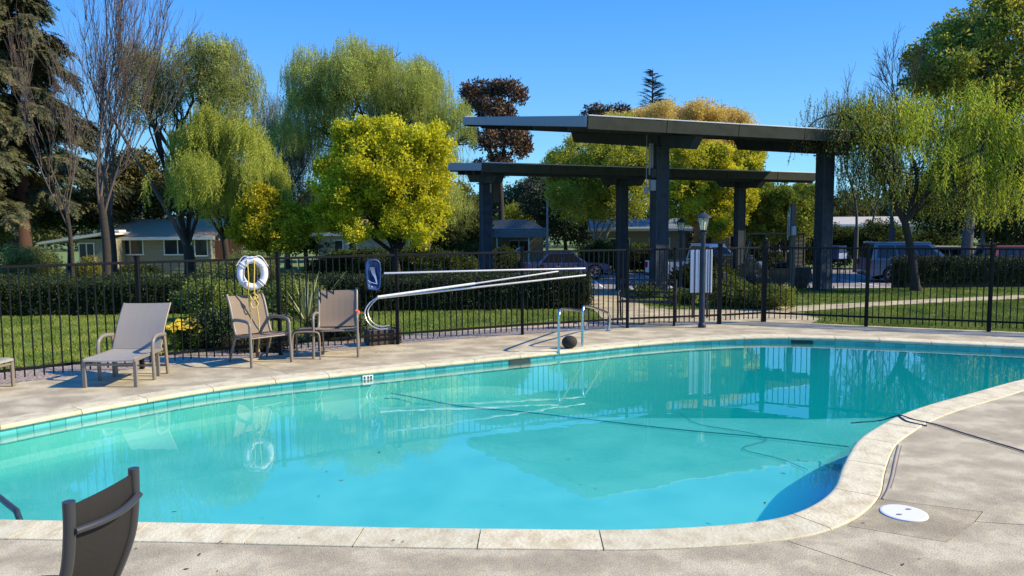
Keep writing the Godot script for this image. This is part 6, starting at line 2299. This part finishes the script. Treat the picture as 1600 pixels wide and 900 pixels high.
	crown(t, bl, 3800, S.broad, M.leaf_dark, 0.2, 0.4, Color(0.02, 0.034, 0.010), Color(0.11, 0.14, 0.03), 522, -0.3, 0.3)
	# --- slender trees by the car park on the right
	var sl := [[Vector3(18.97, -0.349, -37), 0.17, 2.9, 61, "slim straight pale trunked tree behind the blue van", 3], [Vector3(18.598, -0.455, -40), 0.13, 3.0, 62, "thin leafless tree left of the blue van", 4], [Vector3(21.3, -0.778, -44), 0.11, 3.4, 63, "leafless grey tree behind the blue van, nearest its rear", 4]]
	for e in sl:
		b0 = base_at(e[0])
		t = tree("bare_tree", e[4], b0)
		r.seed = e[3]
		g = Geo.new()
		g.tube([b0, b0 + Vector3(0.02, 2.4, 0)], [float(e[1]), float(e[1]) * 0.8], 10)
		put(g, "trunk", M.bark_grey, t)
		var lg := Geo.new()
		twiggy(lg, b0 + Vector3(0.02, 2.35, 0), Vector3(0.05, 1, 0), e[2], float(e[1]) * 0.6, e[5], r, 0.55, 0.05, 0.006)
		put(lg, "limb", M.bark_grey, t)
	# --- the far tree line that closes the horizon
	r.seed = 91
	var fb := [PackedFloat32Array(), PackedFloat32Array()]
	for k in 5200:
		var x := r.randf_range(-95, 110)
		var z := r.randf_range(-96, -84)
		var h := 4.2 + 1.6 * sin(x * 0.21) + 1.2 * sin(x * 0.57 + 1.0) + 0.8 * sin(x * 1.3)
		var y := -0.7 + h * pow(r.randf(), 0.6)
		var s := r.randf_range(0.6, 1.1)
		push(fb[k % 2], Basis.from_euler(Vector3(r.randf(), r.randf() * TAU, r.randf())).scaled(Vector3(s, s, s)), Vector3(x, y, z), mixc(Color(0.025, 0.04, 0.02), Color(0.10, 0.115, 0.05), r.randf()))
	for k in 2:
		scatter(null, "distant_trees", S.broad[k], M.leaf_dark, fb[k]).set_meta("label", "far tree line closing the horizon behind the houses")

# ---------- hedges, shrubs, flowers and grass
func hedge(label: String, a: Vector3, b: Vector3, h: float, thick: float, count: int, sd: int) -> void:
	var d := (b - a).normalized()
	var back := Vector3(d.z, 0, -d.x)
	if back.z > 0:
		back = -back
	var L := a.distance_to(b)
	var t := thing("hedge", label, "hedge", Vector3.ZERO, 0.0, "")
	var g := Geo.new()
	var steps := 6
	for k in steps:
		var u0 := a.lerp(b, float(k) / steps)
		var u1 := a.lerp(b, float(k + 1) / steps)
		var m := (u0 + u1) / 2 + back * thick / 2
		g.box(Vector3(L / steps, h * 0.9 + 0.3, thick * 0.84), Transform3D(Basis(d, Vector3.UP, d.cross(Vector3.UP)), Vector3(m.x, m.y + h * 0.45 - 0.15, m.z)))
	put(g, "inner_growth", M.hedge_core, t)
	var r := RandomNumberGenerator.new()
	r.seed = sd
	var f := FastNoiseLite.new()
	f.seed = sd
	f.frequency = 0.8
	var bufs := [PackedFloat32Array(), PackedFloat32Array()]
	for k in count:
		var u := r.randf()
		var w := r.randf()
		var p := a.lerp(b, u)
		var face := r.randf()
		if face < 0.5:
			p += Vector3(0, h * w, 0) + back * 0.05
		elif face < 0.9:
			p += Vector3(0, h, 0) + back * thick * w
		elif face < 0.95:
			p += Vector3(0, h * w, 0) + back * thick
		else:
			p = (a if r.randf() < 0.5 else b) + Vector3(0, h * w, 0) + back * thick * r.randf()
		p += rand_dir(r) * (0.06 if r.randf() < 0.93 else 0.16) + (Vector3.UP - back * 0.6) * 0.12 * f.get_noise_3dv(p * 1.3)
		var s := r.randf_range(0.09, 0.16)
		push(bufs[k % 2], Basis.from_euler(Vector3(r.randf() * TAU, r.randf() * TAU, r.randf() * TAU)).scaled(Vector3(s, s, s)), p, mixc(Color(0.010, 0.020, 0.006), Color(0.042, 0.070, 0.014), r.randf()))  # leaf colours darkened, so the hedge's shade is put into the albedo
	for k in 2:
		scatter(t, "leaves", S.fine[k], M.leaf_dark, bufs[k])

func shrub(called: String, label: String, at: Vector3, rad: Vector3, count: int, mesh: Array, s0: float, s1: float, ca: Color, cb: Color, sd: int, m: Material = null, cat := "shrub", group := "") -> Node3D:
	var t := thing(called, label, cat, Vector3.ZERO, 0.0, group)
	var r := RandomNumberGenerator.new()
	r.seed = sd
	var g := Geo.new()
	for k in 9:
		var d := rand_dir(r)
		var to := at + Vector3(d.x * rad.x * 0.8, rad.y * (0.9 + 0.7 * absf(d.y)), d.z * rad.z * 0.8)
		g.tube([at, at.lerp(to, 0.5) + Vector3(0, 0.1 * rad.y, 0), to], [0.012, 0.009, 0.004], 5, false)
	put(g, "stems", M.bark, t)
	crown(t, [[at + Vector3(0, rad.y, 0), rad]], count, mesh, m if m else M.leaf, s0, s1, ca, cb, sd, -0.25, 0.45, "leaves")
	return t

func build_plants() -> void:
	hedge("long clipped hedge with shade painted into its leaves across the lawn behind the chairs and rescue poles", Vector3(-16.5, 0, -16.3), Vector3(1.78, 0, -17.3), 0.68, 1.5, 13000, 601)
	hedge("clipped hedge with shade painted into its leaves before the blue van on the right", Vector3(12.704, 0, -23.738), Vector3(24.0, gy(-23.4), -23.4), 0.74, 1.1, 5200, 602)
	# shrubs before the houses and along the hedge
	var h: Vector3 = Vector3(-18.852, 0.787, -31)
	shrub("shrub", "round yellow green clipped shrub before the grey house wing", Vector3(h.x, -0.7, -33), Vector3(0.62, 0.7, 0.6), 420, S.round, 0.09, 0.17, Color(0.09, 0.11, 0.02), Color(0.34, 0.30, 0.06), 611)
	var spots := [[20, 33, 1.3, 0.95, "pale grey green bush at the far left edge before the pale house"], [62, 34, 1.0, 0.9, "silvery green loose bush between the far left house and the grey wing"], [150, 35, 0.8, 0.5, "low dark bush beneath the window of the grey wing"], [215, 36, 1.2, 0.40, "low green bed of plants under the left window of the olive house"], [345, 27, 0.9, 0.6, "loose light green bush right of the thick willow trunk"], [385, 25, 1.0, 0.7, "tall grassy green bush behind the life ring"], [535, 31, 1.6, 0.75, "dark low bush under the yellow tree, left side"], [700, 34, 1.5, 0.7, "dark bush behind the hedge left of the lower carport column"], [785, 38, 0.9, 0.75, "round dark green bush before the rounded roof home"], [1100, 27, 1.2, 0.5, "dark bush behind the white ribbed board"], [940, 40, 1.5, 0.9, "dark bush before the low house, left of the pale trunks"], [1010, 41, 1.4, 0.8, "dark bush before the low house, right of the pale trunks"], [740, 44, 1.3, 0.8, "green bush under the left end of the rounded roof home"], [1170, 39, 1.6, 0.8, "dark bush before the grey green house behind the golf cart"], [645, 36, 1.9, 0.85, "dark bush before the white house, right of the yellow tree trunk"], [562, 37, 1.9, 0.8, "dark bush before the white house, left of the yellow tree trunk"], [1290, 44, 2.6, 1.35, "dark green bush row behind the newspaper box"], [1375, 43, 1.7, 1.45, "round green bush left of the pale trunk behind the van"], [1462, 40, 2.0, 1.2, "loose green bush behind the silver white car"]]
	var k := 0
	for e in spots:
		var ray: Vector3 = at_px(e[0], e[1])
		var pale := k < 2 or k == 4 or k == 5
		shrub("bush", e[4], Vector3(ray.x, gy(-float(e[1])) - 0.05, -float(e[1])), Vector3(e[2], float(e[3]), 0.8), int(500 * float(e[2])), S.fine if pale else S.round, 0.14, 0.3, Color(0.09, 0.12, 0.04) if pale else Color(0.02, 0.035, 0.012), Color(0.25, 0.29, 0.10) if pale else Color(0.10, 0.14, 0.03), 620 + k)
		k += 1
	# beds by the fence
	var p: Vector3 = Vector3(-5.267, 0, -11.583)
	var fl := shrub("flower_clump", "clump of yellow daisies behind the fence beside the grey recliner", Vector3(p.x, -0.02, p.z - 0.25), Vector3(0.36, 0.2, 0.25), 260, S.fine, 0.06, 0.11, Color(0.05, 0.09, 0.015), Color(0.13, 0.2, 0.04), 641, null, "flowers")
	var r := RandomNumberGenerator.new()
	r.seed = 6
	var hd := Geo.new()
	for q in 10:
		hd.tri(Vector3(0, 0.004, 0), Vector3(cos(q * TAU / 10) * 1.0, 0.1, sin(q * TAU / 10)), Vector3(cos((q + 0.8) * TAU / 10), 0.1, sin((q + 0.8) * TAU / 10)), Vector3.UP)
	hd.ball(Vector3(0, 0.05, 0), Vector3(0.3, 0.2, 0.3), 4, 8)
	var hm := hd.mesh()
	var petal := mat(0.75, 0.52, 0.02, 0.6)
	petal.cull_mode = BaseMaterial3D.CULL_DISABLED
	for q in 130:
		var a := r.randf() * TAU
		var u := sqrt(r.randf())
		var s := r.randf_range(0.028, 0.045)
		put(hm, "flower_head", petal, fl, Transform3D((Basis(Vector3.RIGHT, r.randf_range(-0.2, 1.0)) * Basis(Vector3.UP, a)).scaled(Vector3(s, s, s)), Vector3(p.x + cos(a) * u * 0.36, 0.33 + 0.12 * sqrt(1.0 - u * u) + r.randf_range(-0.08, 0.03), p.z - 0.25 + sin(a) * u * 0.28)))
	p = Vector3(-4.839, 0, -11.627)
	shrub("shrub", "dark leafy shrub behind the fence between the flowers and the left chair", Vector3(p.x, -0.02, p.z - 0.35), Vector3(0.48, 0.29, 0.3), 330, S.round, 0.08, 0.14, Color(0.012, 0.026, 0.010), Color(0.05, 0.085, 0.025), 642, M.leaf_dark)
	p = Vector3(-5.261, 0, -12.015)
	shrub("shrub", "low green shrub with thin stems just right of the yellow flowers", Vector3(p.x, -0.02, p.z - 0.1), Vector3(0.3, 0.2, 0.22), 140, S.fine, 0.07, 0.12, Color(0.03, 0.06, 0.015), Color(0.1, 0.15, 0.04), 643)
	# spiky plant between the two taupe chairs
	p = Vector3(-3.675, 0, -12.415)
	var yc := thing("yucca_plant", "spiky pale green sword leaved plant between the two taupe chairs", "plant", Vector3(p.x, -0.02, p.z - 0.75))
	for q in 44:
		var a := r.randf() * TAU
		var e := r.randf_range(0.35, 1.35)
		var l := r.randf_range(0.7, 1.35)
		var d := Vector3(cos(a) * cos(e), sin(e), sin(a) * cos(e))
		var sdv := d.cross(Vector3.UP).normalized()
		var lg := Geo.new()
		var prev: Array = []
		for i in 6:
			var u := i / 5.0
			var c := Vector3(0, 0.35, 0) * 0.6 + d * l * u + Vector3(0, -0.25 * l * u * u * cos(e), 0)
			var w := 0.022 * (1.0 - u) + 0.002
			var now := [c - sdv * w, c + d.cross(sdv) * 0.006, c + sdv * w]
			if prev:
				lg.quad(prev[0], now[0], now[1], prev[1], Vector3.UP)
				lg.quad(prev[1], now[1], now[2], prev[2], Vector3.UP)
			prev = now
		put(lg, "leaf", M.yucca[q % 3], yc)
	var yt := Geo.new()
	yt.tube([Vector3.ZERO, Vector3(0, 0.3, 0)], [0.07, 0.05], 8)
	put(yt, "stem", M.bark_pale, yc)
	p = Vector3(-3.073, 0, -12.529)
	shrub("shrub", "low dark shrub behind the right chair at the fence foot", Vector3(p.x, -0.02, p.z - 0.3), Vector3(0.55, 0.22, 0.25), 300, S.round, 0.07, 0.13, Color(0.015, 0.028, 0.010), Color(0.06, 0.09, 0.025), 644, M.leaf_dark)
	p = Vector3(-3.964, 0, -11.302)
	shrub("shrub", "dry brown green ground shrub under the left chair behind the fence", Vector3(p.x, -0.02, p.z - 0.35), Vector3(0.7, 0.14, 0.22), 240, S.fine, 0.07, 0.13, Color(0.05, 0.05, 0.025), Color(0.16, 0.14, 0.07), 645)
	for e in [[335, 15.6, 0.85, 0.42, "loose pale green bush before the long hedge, right of the yellow flowers"], [455, 15.7, 0.7, 0.40, "loose green bush before the long hedge behind the spiky plant"]]:
		var ray := at_px(e[0], e[1])
		shrub("bush", e[4], Vector3(ray.x, -0.03, ray.z), Vector3(e[2], e[3], 0.4), 520, S.fine, 0.11, 0.22, Color(0.10, 0.15, 0.03), Color(0.30, 0.36, 0.09), 660 + int(e[0]))
	# bed beyond the gate
	var beds := [[1063, 472, 0.4, 0.15, "low ground cover bush left of the white ribbed board"], [1135, 474, 0.7, 0.34, "rounded bush between the ribbed board and the gate hinge post"], [1170, 478, 0.8, 0.27, "sprawling bush behind the gate"], [1208, 480, 0.55, 0.28, "light green bush right behind the right gate post"], [1012, 462, 0.35, 0.16, "small bush at the foot of the tall carport column"]]
	k = 0
	for e in beds:
		var q: Vector3 = ground_px(e[0], e[1])
		shrub("bush", e[4], q, Vector3(e[2], e[3], 0.5), int(420 * float(e[2])), S.round, 0.08, 0.15, Color(0.04, 0.07, 0.014), Color(0.16, 0.20, 0.045) if k != 3 else Color(0.24, 0.27, 0.06), 650 + k)
		k += 1
	# lawns
	var lawns := [["left_lawn", PackedVector2Array([Vector2(-11.5, -9.0), Vector2(-9.8, -7.9), Vector2(-7.7, -9.5), Vector2(-5.7, -11.1), Vector2(-4.0, -12.15), Vector2(-2.3, -13.1), Vector2(-0.3, -14.15), Vector2(1.9, -15.1), Vector2(1.85, -17.2), Vector2(-14, -16.3)]), 21000, 701], ["right_lawn", PackedVector2Array([Vector2(5.95, -14.45), Vector2(6.8, -14.0), Vector2(8.6, -13.25), Vector2(10.45, -12.5), Vector2(12.4, -11.7), Vector2(17, -14), Vector2(17, -19.5), Vector2(13.16, -18.85), Vector2(10.18, -17.95), Vector2(8.26, -17.2), Vector2(6.45, -16.3), Vector2(6.45, -15.2)]), 17000, 702], ["verge_lawn", PackedVector2Array([Vector2(3.2, -17.1), Vector2(5.0, -17.0), Vector2(6.6, -17.6), Vector2(8.66, -18.3), Vector2(10.69, -19.05), Vector2(13.73, -19.95), Vector2(17, -20.6), Vector2(19, -23), Vector2(12, -23.2), Vector2(8, -24.8), Vector2(3.4, -24.8)]), 14000, 703]]
	for e in lawns:
		var poly: PackedVector2Array = e[1]
		var lo := poly[0]
		var hi := poly[0]
		for q in poly:
			lo = lo.min(q); hi = hi.max(q)
		r.seed = e[3]
		var f := FastNoiseLite.new()
		f.seed = e[3]
		f.frequency = 0.35
		var bufs := [PackedFloat32Array(), PackedFloat32Array()]
		var made := 0
		while made < int(e[2]):
			var q := Vector2(r.randf_range(lo.x, hi.x), r.randf_range(lo.y, hi.y))
			if not Geometry2D.is_point_in_polygon(q, poly):
				continue
			made += 1
			var s := r.randf_range(0.035, 0.07)
			var c := clampf(0.5 + f.get_noise_2dv(q * 2.0) * 1.1 + r.randf_range(-0.35, 0.35), 0, 1)
			push(bufs[made % 2], Basis(Vector3.UP, r.randf() * TAU).scaled(Vector3(s * 1.5, s, s * 1.5)), Vector3(q.x, gy(q.y) - 0.03, q.y), mixc(Color(0.10, 0.17, 0.02), Color(0.27, 0.32, 0.055), c))
		for q in 2:
			scatter(null, "grass", S.tuft[q], M.grass, bufs[q])
	# fallen leaves on the deck and in the water
	var lm := Geo.new()
	lm.tinted = false
	lm.tri(Vector3(-0.5, 0, 0), Vector3(0, 0.08, 0.2), Vector3(0.5, 0.02, 0), Vector3.UP)
	lm.tri(Vector3(-0.5, 0, 0), Vector3(0.5, 0.02, 0), Vector3(0, 0.08, -0.2), Vector3.UP)
	var lmesh := lm.mesh()
	var leaves := [[Vector3(-2.446, -0.085, -5.172), 0.05], [Vector3(-1.215, -0.085, -6.545), 0.06], [Vector3(-1.388, -0.085, -5.808), 0.05], [Vector3(-1.562, -0.085, -6.029), 0.04], [Vector3(0.521, -0.085, -5.684), 0.025], [Vector3(0.636, -0.085, -5.583), 0.03], [Vector3(0.482, -0.085, -6.309), 0.04], [Vector3(2.21, -0.085, -5.908), 0.06], [Vector3(1.845, -0.085, -5.271), 0.05], [Vector3(-0.746, 0.012, -4.448), 0.03], [Vector3(-0.684, 0.012, -4.428), 0.025], [Vector3(-1.345, 0.012, -4.495), 0.02], [Vector3(-1.82, 0.012, -4.445), 0.03], [Vector3(-1.881, 0.004, -4.094), 0.04], [Vector3(-1.884, 0.004, -4.284), 0.04], [Vector3(-2.308, 0.004, -4.37), 0.03], [Vector3(-1.691, 0.004, -4.068), 0.02], [Vector3(-2.108, 0.004, -11.324), 0.05], [Vector3(2.288, 0.004, -4.686), 0.03], [Vector3(2.234, 0.004, -4.092), 0.04], [Vector3(2.369, 0.004, -4.164), 0.025]]
	var where := ["dark leaf afloat right of the near dark chair, by the near coping", "largest leaf afloat, below the reflected life ring to its right", "leaf afloat in the lower middle water, nearest the near coping left of centre", "small leaf afloat just up and left of the lower middle leaf", "tiny leaf afloat in the open lower water right of centre", "second tiny leaf afloat beside the one right of lower centre", "leaf afloat within the reflection of the carport roof", "leaf afloat by the dark corner shadow at the right", "leaf afloat at the very edge of the dark corner shadow, nearest the coping", "tiny dark leaf on the near coping, left of the middle seam", "second tiny dark leaf on the near coping, just right of its twin", "tiny leaf on the near coping between chair and middle", "leaf at a coping seam right of the near dark chair", "curled leaf on the near deck at the bottom edge, right of the chair", "dark leaf on the near deck between coping and bottom edge", "leaf on the near deck close beside the dark chair back", "speck of leaf on the near deck, rightmost of the ones by the chair", "dark leaf on the far deck in front of the planter box", "leaf on the deck between coping and skimmer lid", "leaf on the bottom right deck below the skimmer lid", "smaller leaf on the bottom right deck, right of its neighbour"]
	k = 0
	for e in leaves:
		var s: float = e[1]
		var o := put(lmesh, "fallen_leaf", M.dead_leaf[k % 2], null, Transform3D(Basis(Vector3.UP, k * 1.7).scaled(Vector3(s, s, s)), e[0]))
		tag(o, where[k], "leaf", "fallen leaves on the water" if k < 9 else "fallen leaves on the deck")
		k += 1

func at_px(x: float, d: float) -> Vector3:
	return Vector3((x - 800.0) / 1155.0 * d, 0, -d)

func ground_px(x: float, y: float) -> Vector3:
	var d := 1155.0 * 1.96 / (y - 354.5 + 0.0062 * x)
	return Vector3((x - 800.0) / 1155.0 * d, 0.0, -d)
